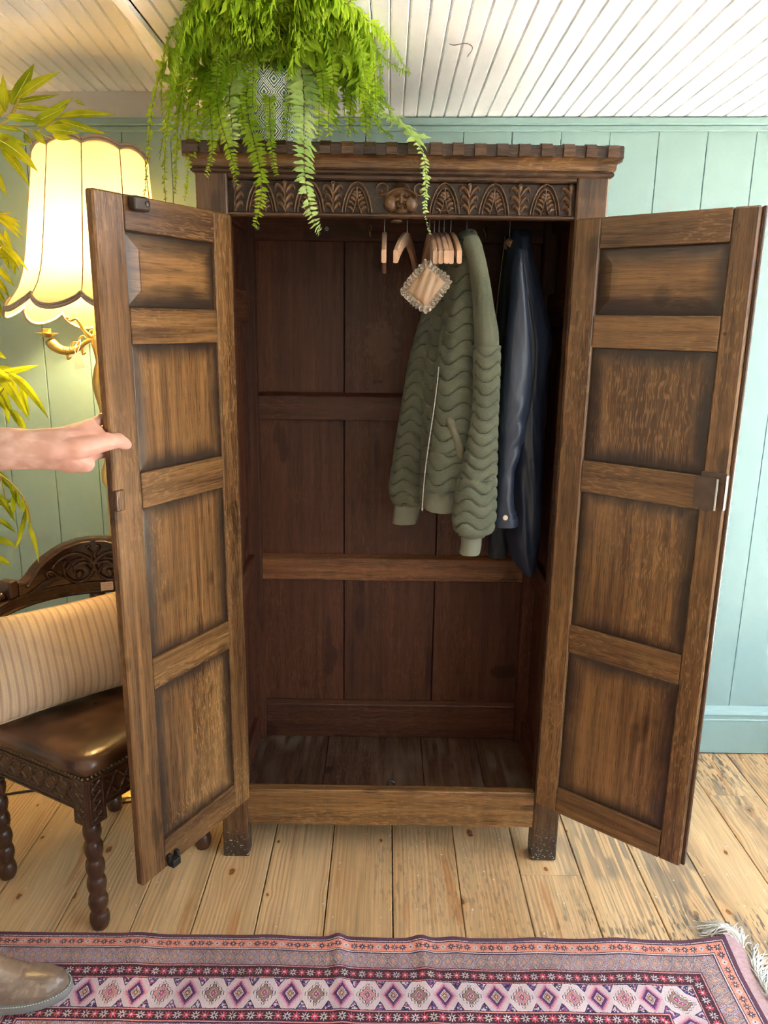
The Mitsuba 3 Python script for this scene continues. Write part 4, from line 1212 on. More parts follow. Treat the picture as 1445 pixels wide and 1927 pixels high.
def scroll_arm(ang):
    """a cornucopia-shaped candle arm with leaf curls, a drip pan and a socket."""
    R = lambda p: np.stack([LX + p[:, 0] * math.cos(ang), LY + p[:, 0] * math.sin(ang), p[:, 1]], -1)
    horn = spline([(.002, 1.418), (.022, 1.432), (.046, 1.420), (.062, 1.408), (.093, 1.399), (.122, 1.409), (.140, 1.430)], 26)
    m = [tube(R(horn), np.interp(np.linspace(0, 1, 26), [0, .3, .6, .9, 1], [.006, .0065, .010, .0155, .014]), 10)]
    for t0, dz, s in ((.18, .026, 1), (.36, .026, 1), (.55, .022, 1), (.40, -.020, -1), (.68, -.022, -1), (.85, -.016, -1)):
        p = horn[int(t0 * 25)]
        c = spline([p, p + [.006 * s, dz * .6], p + [-.006, dz * 1.05], p + [-.014, dz * .8]], 8)
        m.append(tube(R(c), np.linspace(.0045, .0018, 8), 6))
        m.append(ball(R(c[-1:])[0], .003, 1))
    for k in range(9):
        p = horn[12 + int(k * 1.4)]
        m.append(ball(R(np.array([p + [0, .002]]))[0], .0095 + .0006 * k, 1))
    return cat(m)


def pan(ang):
    c = (LX + .146 * math.cos(ang), LY + .146 * math.sin(ang), 0)
    return lathe([(.002, 1.436), (.012, 1.438), (.016, 1.442), (.031, 1.4475), (.032, 1.449), (.015, 1.4455), (.011, 1.447), (.0125, 1.452), (.0125, 1.461), (.010, 1.4615), (.009, 1.452), (0, 1.452)], 24, c)


for ang in (math.radians(183), math.radians(-62), math.radians(58)):
    k = part(LAMP, 'arm', scroll_arm(ang), 'brass', smooth=True)
    scene[k + '__drip_pan'] = mikit.ply(pan(ang), 'brass', smooth=35)
m = tube(spline([(LX - .078, LY - .02, 1.492), (LX - .070, LY - .02, 1.484), (LX - .056, LY - .02, 1.490), (LX - .046, LY - .015, 1.476), (LX - .036, LY - .01, 1.455), (LX - .018, LY - .004, 1.440)], 18), np.linspace(.0034, .0062, 18), 8)
part(LAMP, 'leaf_scroll', cat([m, ball((LX - .078, LY - .02, 1.492), .0055, 2)]), 'brass', smooth=True)
# the price tag on its string
TAG = thing('price_tag', 'blank white card tag tied by a string to the left gilt lamp arm', 'tag')
scene['white_card'] = prin((.78, .77, .74), .8)
tg = bx(-.0125, .0125, -.0004, .0004, -.0185, .0185, .0003)
ca, sa = math.cos(.28), math.sin(.28)
tg = frame(tg, (LX - .0460, LY - .050, 1.372), (ca, .1, sa), (-.1, 1, 0), (-sa, 0, ca))
part(TAG, 'card', tg, 'white_card')
for dxs in (-.004, .006):
    part(TAG, 'string', tube(spline([(LX - .0515, LY - .050, 1.390), (LX - .050 + dxs, LY - .046, 1.405), (LX - .047, LY - .02, 1.4325)], 10), .0008, 5), 'white_card')

# ------------------------------------------------------------------ the corner chair
CHAIR = thing('corner_chair', 'carved dark oak corner chair with a brown leather seat and bobbin legs', 'chair')
scene['chair_oak'] = prin(proc(make_oak((.022, .010, .006), (.095, .040, .018), (.11, .05, .025), .35)), .28, specular=.55)
scene['chair_ground'] = prin((.022, .014, .009), .55)
CF, CL, CB, CR = (np.array(p) for p in ((-.732, -.264), (-1.049, -.092), (-.861, .213), (-.544, .042)))
CC = np.array([-.797, -.025])
LEG = [(0, 0.0)]
LEG = [(.0, .001), (.016, .001)]
zz = np.linspace(.001, .306, 7)
for k in range(6):
    for t in np.linspace(0, 1, 9)[(0 if k == 0 else 1):]:
        LEG.append(((.0165 + .0082 * math.sin(math.pi * min(max(t, .02), .98)) ** .6) * (1 - .02 * k), zz[k] + t * (zz[k + 1] - zz[k])))
LEG.append((0, .306))
UPR = [(.0, .43), (.016, .43)]
for k, (a, b) in enumerate(((.43, .47), (.47, .52), (.52, .66), (.66, .70), (.70, .722))):
    for t in np.linspace(0, 1, 9)[1:]:
        UPR.append((.015 + (.0075 if k != 2 else .0085) * math.sin(math.pi * t) ** .7, a + t * (b - a)))
UPR.append((0, .722))


def star_strokes(w, n, pitch, z0):
    S = []
    for k in range(n):
        z = z0 + pitch * (k + .5)
        for a in range(4):
            g = math.pi / 4 + a * math.pi / 2
            S.append((np.array([[.002 * math.cos(g), z + .002 * math.sin(g)], [w * .42 * math.cos(g), z + pitch * .42 * math.sin(g)]]), np.array([.0014, .0030]), .0030))
    return S


u1, u2 = unit(np.r_[CR - CF, 0]), unit(np.r_[CL - CF, 0])
for P, vis in ((CF, True), (CL, True), (CB, False), (CR, False)):
    k = part(CHAIR, 'leg', lathe(LEG, 24, (*P, 0)), 'chair_oak', smooth=True)
    blk = frame(bx(-.027, .027, -.027, .027, .306, .436, .003), (*P, 0), u1, u2, (0, 0, 1))
    scene[k + '__block'] = mikit.ply(blk, 'chair_oak', uv=uvbox(blk, 2))
    if vis:
        X, Z = np.meshgrid(np.linspace(-.025, .025, 50), np.linspace(.312, .432, 120), indexing='ij')
        S = star_strokes(.034, 4, .0275, .316)
        for s in (-1, 1):
            S.append((np.array([[s * .0185, .315], [s * .0185, .4275]]), .0018, .0022))
        for z in np.linspace(.315, .4275, 5):
            S.append((np.array([[-.0185, z], [.0185, z]]), .0015, .0020))
        hm = fix_front(height_mesh(X, Z, strokes_height(S, X, Z)))
        scene[k + '__carving'] = mikit.ply(cat([frame(hm, (*P, 0) - .0270 * u1, u2, u1, (0, 0, 1)), frame(hm, (*P, 0) - .0270 * u2, u1, u2, (0, 0, 1))]), 'chair_oak', smooth=True)
for A, B, vis in ((CF, CL, 1), (CF, CR, 1), (CL, CB, 0), (CR, CB, 0)):
    d = unit(np.r_[B - A, 0])
    out = np.r_[(A + B) / 2 - CC, 0]
    out = unit(out)
    L = np.linalg.norm(B - A)
    m = frame(bx(.027, L - .027, -.016, .016, .336, .430, .002), (*A, 0), d, out, (0, 0, 1))
    k = part(CHAIR, 'seat_rail', m, 'chair_oak', uv=uvbox(m, 0))
    if vis:
        S = []
        n = 7
        w = (L - .06) / n
        for q in range(n):
            c = .030 + w * (q + .5)
            for sx, sy in ((-1, -1), (-1, 1), (1, -1), (1, 1)):
                S.append((np.array([[c + sx * w * .06, .383 + sy * .004], [c + sx * w * .26, .383 + sy * .017]]), np.array([.0030, .0050]), .0042))
            for sx in (-1, 1):
                S.append((np.array([[c + sx * w * .46, .361], [c, .361 + .0015], [c + sx * .001, .3625]]), .0017, .0030))
                S.append((np.array([[c + sx * w * .5, .352], [c + sx * w * .02, .375]]), .0016, .0030))
                S.append((np.array([[c + sx * w * .5, .413], [c + sx * w * .02, .391]]), .0016, .0030))
        for z, r, hgt in ((.350, .0024, .0034), (.340, .0030, .0040), (.4155, .0024, .0034), (.4255, .0034, .0046)):
            S.append((np.array([[.028, z], [L - .028, z]]), r, hgt))
        X, Z = np.meshgrid(np.linspace(.028, L - .028, 230), np.linspace(.336, .430, 76), indexing='ij')
        hm = fix_front(height_mesh(X, Z, strokes_height(S, X, Z)))
        scene[k + '__carving'] = mikit.ply(frame(hm, np.r_[A, 0] + out * .0158, d, -out, (0, 0, 1)), 'chair_oak', smooth=True)


# seat: domed leather over the rails, close-nailed along its lower edge
def leather(p, n, uv):
    k = fbm(p.x * 9, p.y * 9, p.z * 9, 3)
    return mix(mi.Color3f(.022, .010, .0065), mi.Color3f(.105, .050, .026), smoothstep(.2, .75, k))


scene['leather'] = prin(proc(leather), .24, proc(lambda p, n, uv: fbm(p.x * 130, p.y * 130, p.z * 130, 2) + 6 * fbm(p.x * 12, p.y * 12, p.z * 12, 2)), .00035, specular=.55)
half = .5 * .36 + .026
rows = []
for i, (sc, z) in enumerate([(1.0, .432), (1.008, .436), (1.016, .446), (1.018, .456), (1.010, .466), (.985, .474), (.95, .479), (.88, .4835), (.75, .487), (.55, .4895), (.3, .491), (.02, .4915)]):
    ring = []
    for a in np.linspace(0, 2 * np.pi, 96, endpoint=False):
        c, s = math.cos(a), math.sin(a)
        n = 9 - 5 * min(i, 10) / 10
        r = half * sc / (abs(c) ** n + abs(s) ** n) ** (1 / n)
        ring.append(np.r_[CC, z] + u1 * r * c + u2 * r * s)
    rows.append(ring)
part(CHAIR, 'leather_seat', grid(np.array(rows), wrap=True), 'leather', smooth=True)
nails = []
for A, B, o in ((-1, 1, 0), (-1, 1, 1), (-1, 1, 2), (-1, 1, 3)):
    for t in np.linspace(-.96, .96, 36):
        a, b = ((t, -1), (-1, t), (t, 1), (1, t))[o]
        nails.append(ball(np.r_[CC, .4395] + u1 * half * 1.012 * a + u2 * half * 1.012 * b, (.0044, .0044, .0040), 1))
scene['nail_head'] = prin((.10, .075, .045), .35, metallic=.8)
part(CHAIR, 'nail_trim', cat(nails), 'nail_head', smooth=True, kind='stuff', label='row of small round upholstery nails')
for P in (CL, CB, CR):
    part(CHAIR, 'arm_post', lathe(UPR, 24, (*P, 0)), 'chair_oak', smooth=True)
CA = math.radians(105)


def around(a, r, z):
    return np.stack([CC[0] + r * np.cos(a), CC[1] + r * np.sin(a), z + 0 * a], -1)


aa = np.radians(np.linspace(105 - 112, 105 + 112, 70))
sec = [(.237, .728), (.233, .724), (.234, .7205), (.283, .7205), (.286, .724), (.286, .750), (.282, .756), (.240, .7575), (.236, .7545), (.237, .728)]
P = np.stack([around(aa, r, z) for r, z in sec], 0)
m = grid(P)
m.fix_normals()
ends = []
for k in (0, -1):
    c = P[:, k].mean(0)
    ends.append(trimesh.Trimesh(np.vstack([P[:, k], c]), [[i, i + 1, len(sec)] for i in range(len(sec) - 1)], process=False))
m = cat([m] + ends)
part(CHAIR, 'arm_rail', m, 'chair_oak', uv=np.stack([np.arctan2(m.vertices[:, 1] - CC[1], m.vertices[:, 0] - CC[0]) * .25, m.vertices[:, 2]], -1))
# crest: arched board on the rail, carved on its inner face with two facing scrolls
deg = np.array([0, 8, 20, 30, 36, 41, 45, 49, 53])
top = np.array([.884, .883, .870, .846, .829, .806, .787, .789, .800])
th = np.radians(np.linspace(-52, 52, 121))
zt = np.interp(np.abs(np.degrees(th)), deg, top)
zt = np.convolve(np.pad(zt, 4, 'edge'), np.ones(9) / 9, 'valid')
P = np.stack([around(CA + th, .236, .7575 + 0 * th), around(CA + th, .236, zt - .004), around(CA + th, .239, zt), around(CA + th, .268, zt), around(CA + th, .272, zt - .004), around(CA + th, .272, .7575 + 0 * th)], 0)
m = grid(P)
m.fix_normals()
sides = [trimesh.Trimesh(P[:, k], [[0, 1, 5], [1, 4, 5], [1, 2, 4], [2, 3, 4]], process=False) for k in (0, -1)]
m = cat([m] + sides)
k = part(CHAIR, 'crest', m, 'chair_oak', uv=np.stack([np.arctan2(m.vertices[:, 1] - CC[1], m.vertices[:, 0] - CC[0]) * .25, m.vertices[:, 2]], -1))
S = []
R0 = .236
for s in (-1, 1):
    def q(px, py):                                                    # from the photograph's crest: pixels from its middle line, right half mirrored
        return [s * px * .00168, .7575 + (1096 - py) * .00153]
    S.append((spline([q(0.5, 1060), q(12, 1047), q(30, 1040), q(50, 1044), q(68, 1060)], 20), np.linspace(.0055, .0040, 20), .0075))
    S.append((spline([q(0.5, 1060), q(4, 1078), q(14, 1090), q(30, 1094), q(44, 1084), q(50, 1068), q(46, 1052)], 26), np.linspace(.0050, .0042, 26), .0075))
    g = np.linspace(0, 4.6, 26)
    cx, cy = 25, 1074
    S.append((np.array([q(cx + (17 - 2.9 * a) * math.cos(a + 3.0), cy + (15 - 2.6 * a) * math.sin(a + 3.0)) for a in g]), np.linspace(.0042, .0030, 26), .0080))
    S.append((np.array([q(24, 1078), q(26, 1083)]), np.array([.0085, .0075]), .0080))
    S.append((spline([q(0.5, 1061), q(10, 1059), q(22, 1058), q(34, 1066)], 14), np.array([.0030] * 5 + [.0045] * 5 + [.0030] * 4), .0090))
    S.append((spline([q(46, 1070), q(50, 1058), q(47, 1051)], 8), .0034, .0080))
    S.append((spline([q(44, 1066), q(36, 1054), q(20, 1049)], 8), np.linspace(.0045, .0015, 8), .0080))
    for dy in (0, 5, 10):
        S.append((spline([q(56, 1078 + dy * .4), q(74, 1080 + dy * .8), q(92, 1088 + dy * .7), q(112, 1096)], 14), np.linspace(.0040, .0018, 14), .0070))
    S.append((spline([q(52, 1082), q(62, 1074), q(72, 1066), q(78, 1068), q(76, 1075)], 14), .0038, .0080))
    S.append((spline([q(2.5, 1050), q(3.5, 1040), q(8, 1034), q(10, 1029), q(6.5, 1027)], 14), .0034, .0075))
    ed = np.radians(np.linspace(2, 46, 40)) * s
    S.append((np.stack([ed * R0, np.interp(np.abs(np.degrees(ed)), deg, top) - .0095], -1), .0030, .0055))
S = [(p_, np.asarray(r_) * 1.28, h_ * 1.25) for p_, r_, h_ in S]
X, Z = np.meshgrid(np.linspace(-.205, .205, 380), np.linspace(.757, .884, 118), indexing='ij')
lim = np.interp(np.abs(np.degrees(X / R0)), deg, top) - .003
H = np.where(Z < lim, strokes_height(S, X, Z), 0)
hm = height_mesh(X, Z, H)
v = np.asarray(hm.vertices)
rr = R0 - .0002 + v[:, 1]
ang = CA - v[:, 0] / R0
hm.vertices = np.stack([CC[0] + rr * np.cos(ang), CC[1] + rr * np.sin(ang), v[:, 2]], -1)
inward = (np.r_[CC, .8] - hm.triangles_center) * [1, 1, 0]
if (hm.face_normals * inward).sum() < 0:
    hm.faces = hm.faces[:, ::-1]
scene[k + '__carving'] = mikit.ply(hm, 'chair_oak', smooth=True)
for s in (-1, 1):                                                     # rolled ends where the crest meets the arms
    a = CA + s * math.radians(56)
    c = around(np.array([a]), .256, .772)[0]
    part(CHAIR, 'scroll_end', frame(rbox(-.0155, .0155, -.022, .022, -.014, .034, .006), c, (-math.sin(a), math.cos(a), 0), (math.cos(a), math.sin(a), 0), (0, 0, 1)), 'chair_oak', smooth=40)
    tt = np.linspace(0, 1, 26)
    arc_ = around(a + s * np.radians(5 + 36 * tt), .258, .768)
    part(CHAIR, 'ribbed_arm', tube(arc_, .0115 + .0028 * np.sin(tt * 60), 10), 'chair_oak', smooth=True)

# paper label stuck on the chair's rail, with two lines of small faint writing
LBL = thing('paper_label', 'small cream paper label with faint handwriting stuck on the chair rail', 'label')
la = np.radians(105 - np.linspace(3.0, 11.6, 9))
P = np.stack([around(la, .2328, .7268), around(la, .2328, .7530)], 0)
P[:, :, 2] += np.linspace(-.001, .002, 9)
m = grid(P)
if (m.face_normals * ((np.r_[CC, .74] - m.triangles_center) * [1, 1, 0])).sum() < 0:
    m.faces = m.faces[:, ::-1]
scene['label_paper'] = prin((.70, .56, .44), .8)
scene['faint_ink'] = prin((.30, .19, .13), .8)
part(LBL, 'paper', m, 'label_paper')
ink = []
r2 = np.random.default_rng(5)
for z, segs in ((.7470, ((3.6, 6.2), (6.8, 10.6))), (.7420, ((4.0, 6.4), (6.9, 10.4))), (.7350, ((4.0, 6.2), (6.8, 7.6), (8.0, 10.2)))):
    for a0, a1 in segs:
        n = int((a1 - a0) * 7)
        t = np.linspace(a0, a1, n)
        ink.append(tube(around(np.radians(105 - t), .2325, z + .0013 * np.sin(np.arange(n) * 1.9 + r2.uniform(0, 6)) * r2.uniform(.4, 1, n)), .00035, 4))
part(LBL, 'handwriting', cat(ink), 'faint_ink')

# cushion
CUSH = thing('cushion', 'beige and pink striped oblong cushion leaning on the corner chair', 'cushion')


def ticking(p, n, uv):
    s = uv.x / .0200
    f = s - dr.floor(s)
    wide = smoothstep(.30, .36, f) * (1 - smoothstep(.62, .68, f))
    line = smoothstep(.0, .05, f) * (1 - smoothstep(.10, .15, f))
    c = mix(mi.Color3f(.62, .50, .335), mi.Color3f(.47, .30, .215), wide * .75 + line * .3)
    return c * (.86 + .2 * noise(uv.x * 900, uv.y * 900) * noise(uv.x * 90, uv.y * 20))


scene['ticking'] = prin(proc(ticking), .85, proc(lambda p, n, uv: noise(uv.x * 1100, uv.y * 1100)), .0002, sheen=.4)


def pillow(w, h, t, n=(90, 60), seed=2):
    out = []
    U, V = np.meshgrid(np.linspace(-1, 1, n[0]), np.linspace(-1, 1, n[1]), indexing='ij')
    pin = 1 - .055 * (1 - np.abs(U) ** 2) * np.abs(V) ** 3
    pin2 = 1 - .055 * (1 - np.abs(V) ** 2) * np.abs(U) ** 3
    X, Z = U * w / 2 * pin2, V * h / 2 * pin
    thick = t / 2 * ((1 - np.abs(U) ** 3.2) * (1 - np.abs(V) ** 2.6)) ** .52
    nz = meshkit.fbm(np.stack([U * 2.2, V * 2.2, 0 * U + seed], -1), 3, seed)
    crease = .006 * np.sin(U * 26 + 4 * V + 9 * nz) * np.clip(np.abs(U) - .66, 0, 1) * 2.2
    for s in (-1, 1):
        Y = s * (thick + (.010 * (nz - .5) + .6 * crease) * np.clip(thick / t * 3, 0, 1))
        out.append((np.stack([X, Y, Z], -1), s))
    return out, U * w / 2, V * h / 2


sh, U, V = pillow(.47, .266, .135)
# it stands on the seat along its diagonal and leans back against the arm rail
pu = unit([.735, .665, .0])
pn = unit([.665, -.735, .0])
lean_a = math.radians(20)
pz = math.cos(lean_a) * np.array([0, 0, 1]) - math.sin(lean_a) * pn
py = unit(np.cross(pz, pu))
O = np.array([-.862, .025, .621])
ms, uvs = [], []
for P, s in sh:
    m = grid(P, flip=(s > 0))
    ms.append(frame(m, O, pu, py, pz))
    uvs.append(np.stack([U.ravel(), V.ravel()], -1))
m = cat(ms)
part(CUSH, 'cover', m, 'ticking', smooth=True, uv=np.vstack(uvs))
e = np.r_[np.stack([np.linspace(-1, 1, 40), -np.ones(40)], -1), np.stack([np.ones(30), np.linspace(-1, 1, 30)], -1), np.stack([np.linspace(1, -1, 40), np.ones(40)], -1), np.stack([-np.ones(30), np.linspace(1, -1, 30)], -1)]
pin = 1 - .055 * (1 - np.abs(e[:, 0]) ** 2) * np.abs(e[:, 1]) ** 3
pin2 = 1 - .055 * (1 - np.abs(e[:, 1]) ** 2) * np.abs(e[:, 0]) ** 3
rim = O + (e[:, :1] * pin2[:, None] * .235) * pu + (e[:, 1:] * pin[:, None] * .133) * pz
part(CUSH, 'seam', tube(rim, .0022, 6, cap=False), 'ticking', smooth=True)

GREEN_BODY = [[1.71, 0.171, 0.012, 0.15, 0.02], [1.6935, 0.1675, 0.0185, 0.15, 0.06], [1.6485, 0.1615, 0.0265, 0.15, 0.085], [1.5925, 0.16, 0.029, 0.15, 0.085], [1.537, 0.1585, 0.0345, 0.15, 0.085], [1.4605, 0.1585, 0.0415, 0.15, 0.085], [1.383, 0.1555, 0.0495, 0.15, 0.085], [1.2875, 0.155, 0.054, 0.15, 0.085], [1.161, 0.147, 0.059, 0.15, 0.085], [1.0625, 0.1355, 0.0575, 0.15, 0.085]]
GREEN_HEM = [[1.062, 0.135, 0.056, 0.15, 0.075], [1.044, 0.132, 0.054, 0.15, 0.075], [1.0025, 0.1255, 0.0475, 0.15, 0.075]]
GREEN_SLEEVE = [[1.69, 0.1685, 0.0125, 0.04, 0.02], [1.6715, 0.1715, 0.0175, 0.04, 0.035], [1.638, 0.182, 0.017, 0.04, 0.042], [1.5885, 0.1935, 0.0185, 0.04, 0.042], [1.528, 0.2045, 0.0215, 0.04, 0.042], [1.4635, 0.214, 0.026, 0.04, 0.042], [1.3765, 0.2185, 0.0245, 0.04, 0.042], [1.268, 0.2195, 0.0245, 0.04, 0.042], [1.1565, 0.214, 0.034, 0.04, 0.042], [1.0785, 0.2065, 0.0425, 0.04, 0.042], [1.0045, 0.2035, 0.0465, 0.04, 0.042], [0.976, 0.203, 0.042, 0.04, 0.042], [0.962, 0.199, 0.029, 0.04, 0.03]]
GREEN_CUFF = [[0.9635, 0.198, 0.028, 0.04, 0.028], [0.9385, 0.1985, 0.0265, 0.04, 0.028], [0.9055, 0.1955, 0.0265, 0.04, 0.028]]
GREEN_FAR_SLEEVE = [[1.662, 0.145, 0.014, 0.285, 0.02], [1.631, 0.135, 0.022, 0.285, 0.05], [1.5545, 0.1155, 0.0295, 0.285, 0.05], [1.4775, 0.094, 0.032, 0.285, 0.05], [1.3735, 0.069, 0.031, 0.285, 0.05], [1.2365, 0.054, 0.037, 0.285, 0.05], [1.1105, 0.0415, 0.0415, 0.285, 0.05], [1.0235, 0.036, 0.047, 0.285, 0.05], [0.995, 0.039, 0.043, 0.285, 0.05], [0.9825, 0.041, 0.037, 0.285, 0.03]]
GREEN_FAR_CUFF = [[0.9845, 0.04, 0.038, 0.285, 0.03], [0.9535, 0.0345, 0.0365, 0.285, 0.03], [0.9215, 0.028, 0.034, 0.285, 0.03]]
GREEN_FAR_FRONT = [[1.6715, 0.1485, 0.0185, 0.225, 0.02], [1.6245, 0.143, 0.026, 0.225, 0.035], [1.5025, 0.119, 0.026, 0.225, 0.035], [1.3635, 0.108, 0.028, 0.225, 0.035], [1.219, 0.102, 0.024, 0.225, 0.035], [1.07, 0.093, 0.017, 0.225, 0.035], [0.99, 0.091, 0.013, 0.225, 0.035]]
NAVY_SLEEVE = [[1.666, 0.288, 0.008, 0.065, 0.02], [1.629, 0.2865, 0.0135, 0.065, 0.048], [1.5545, 0.2925, 0.0225, 0.065, 0.048], [1.5005, 0.2955, 0.0295, 0.065, 0.048], [1.3895, 0.298, 0.039, 0.065, 0.048], [1.297, 0.296, 0.041, 0.065, 0.048], [1.2025, 0.2905, 0.0355, 0.065, 0.048], [1.1055, 0.281, 0.026, 0.065, 0.048], [1.0235, 0.283, 0.029, 0.065, 0.048], [1.0165, 0.2845, 0.0315, 0.065, 0.048], [0.9805, 0.2865, 0.0335, 0.065, 0.048]]
NAVY_BODY = [[1.7235, 0.3075, 0.0175, 0.19, 0.02], [1.707, 0.307, 0.026, 0.19, 0.06], [1.6625, 0.31, 0.031, 0.19, 0.085], [1.5625, 0.329, 0.039, 0.19, 0.085], [1.43, 0.35, 0.053, 0.19, 0.085], [1.363, 0.348, 0.05, 0.19, 0.085], [1.286, 0.348, 0.049, 0.19, 0.085], [1.128, 0.353, 0.05, 0.19, 0.085], [1.009, 0.3575, 0.0475, 0.19, 0.085], [0.9175, 0.3595, 0.0425, 0.19, 0.085], [0.8545, 0.3675, 0.0325, 0.19, 0.07], [0.812, 0.381, 0.013, 0.19, 0.05]]
NAVY_LINING = [[1.0685, 0.307, 0.027, 0.245, 0.028], [0.9285, 0.3025, 0.0295, 0.245, 0.028], [0.8355, 0.302, 0.029, 0.245, 0.028]]
NAVY_FAR_FRONT = [[1.721, 0.3025, 0.0175, 0.3, 0.02], [1.6865, 0.3005, 0.0215, 0.3, 0.03], [1.618, 0.2965, 0.0215, 0.3, 0.03], [1.4925, 0.294, 0.024, 0.3, 0.03], [1.272, 0.3015, 0.0245, 0.3, 0.03], [1.0575, 0.3045, 0.0215, 0.3, 0.03], [0.922, 0.3025, 0.0155, 0.3, 0.03]]
GREEN_ZIP = [[0.104, 0.095, 1.384], [0.096, 0.095, 1.29], [0.083, 0.095, 1.179], [0.077, 0.095, 1.122], [0.073, 0.095, 1.065], [0.071, 0.095, 1.01]]
NAVY_ZIP = [[0.281, 0.268, 1.718], [0.276, 0.268, 1.644], [0.27, 0.268, 1.561], [0.267, 0.268, 1.484], [0.268, 0.268, 1.391]]
SNAP_AT = [0.281, 0.018, 1.009]
HAND = {'W': [-0.68, -0.405, 1.241], 'CMC': [-0.649, -0.425, 1.239], 'TM': [-0.595, -0.432, 1.267], 'TI': [-0.571, -0.405, 1.267], 'IM': [-0.594, -0.385, 1.285], 'MM': [-0.599, -0.372, 1.263], 'RM': [-0.606, -0.368, 1.236], 'LM': [-0.619, -0.372, 1.215], 'HE': [-0.652, -0.405, 1.221], 'IM0': [-0.659, -0.4, 1.263], 'EL': [-0.883, -0.45, 1.242], 'F0': [-0.774, -0.425, 1.244]}
CABLE = [[-1.326, 0.224, 0.004], [-1.261, 0.261, 0.004], [-1.216, 0.279, 0.004], [-1.149, 0.298, 0.004], [-1.06, 0.309, 0.004]]
WIRE = [[0.098, -0.022, 2.082], [0.121, -0.022, 2.082], [0.144, -0.017, 2.082]]
WIRE2 = [[0.134, -0.1, 2.055], [0.132, -0.1, 2.043], [0.127, -0.1, 2.037], [0.121, -0.1, 2.029]]


# ------------------------------------------------------------------ hangers and the clothes on them
def hanger(key, x, y, rot, half=.205, bend=0.0, mat='hanger_wood'):
    """a shaped wooden hanger: bar across, wire hook over the rail."""
    ca, sa = math.cos(rot), math.sin(rot)
    t = np.linspace(-1, 1, 41)
    zc = 1.700 - .058 * np.abs(t) ** 1.7
    hh = .0150 + .002 * (1 - np.abs(t))
    rows = []
    for k, q in enumerate(t):
        th = .0058
        e = .0022
        sec = [(-th, -hh[k] + e), (-th + e, -hh[k]), (th - e, -hh[k]), (th, -hh[k] + e), (th, hh[k] - e), (th - e, hh[k]), (-th + e, hh[k]), (-th, hh[k] - e)]
        px_, py_ = q * half, bend * q * q
        rows.append([(x + (a + py_) * ca - px_ * sa, y + (a + py_) * sa + px_ * ca, zc[k] + b) for a, b in sec])
    P = np.array(rows)
    m = grid(P, wrap=True)
    ends = [trimesh.Trimesh(np.vstack([P[i], P[i].mean(0)]), [[j, (j + 1) % 8, 8] for j in range(8)], process=False) for i in (0, -1)]
    m = cat([m] + ends)
    m.fix_normals()
    part(key, 'bar', m, mat, smooth=30)
    g = np.linspace(math.radians(-95), math.radians(200), 22)
    hk = np.r_[[[0, 1.715], [0, 1.735]], np.stack([.0135 * np.cos(g), 1.7705 + .0135 * np.sin(g)], -1)]
    p3 = np.array([(x - 0 * sa + a * -sa * 1.0, y + a * ca, z) for a, z in hk])
    part(key, 'hook', tube(p3, .0012, 6), 'steel', smooth=True)


scene['hanger_wood'] = prin(proc(lambda p, n, uv: mix(mi.Color3f(.42, .25, .155), mi.Color3f(.60, .40, .27), fbm(p.x * 60, p.y * 9, p.z * 60, 2))), .40, specular=.5)
HG = 'wooden hangers on the wardrobe rail'
h = thing('hanger', 'bare wooden hanger seen end on, alone at the left of the rail', 'hanger', HG)
hanger(h, -.0395, .205, 0.0)
h = thing('hanger', 'pale wooden hanger turned so its curved arm shows, above the lace sachet', 'hanger', HG)
hanger(h, .019, .205, -.150)
for k, (x, r, w) in enumerate(((.0765, .028, 'first'), (.0885, .030, 'second'), (.1005, .032, 'third'), (.1130, .030, 'fourth'), (.1300, .034, 'fifth'))):
    h = thing('hanger', f'bare wooden hanger, {w} from the left of the five bunched together', 'hanger', HG)
    hanger(h, x, .203 - .004 * k, r, .195 + .003 * (k % 3))


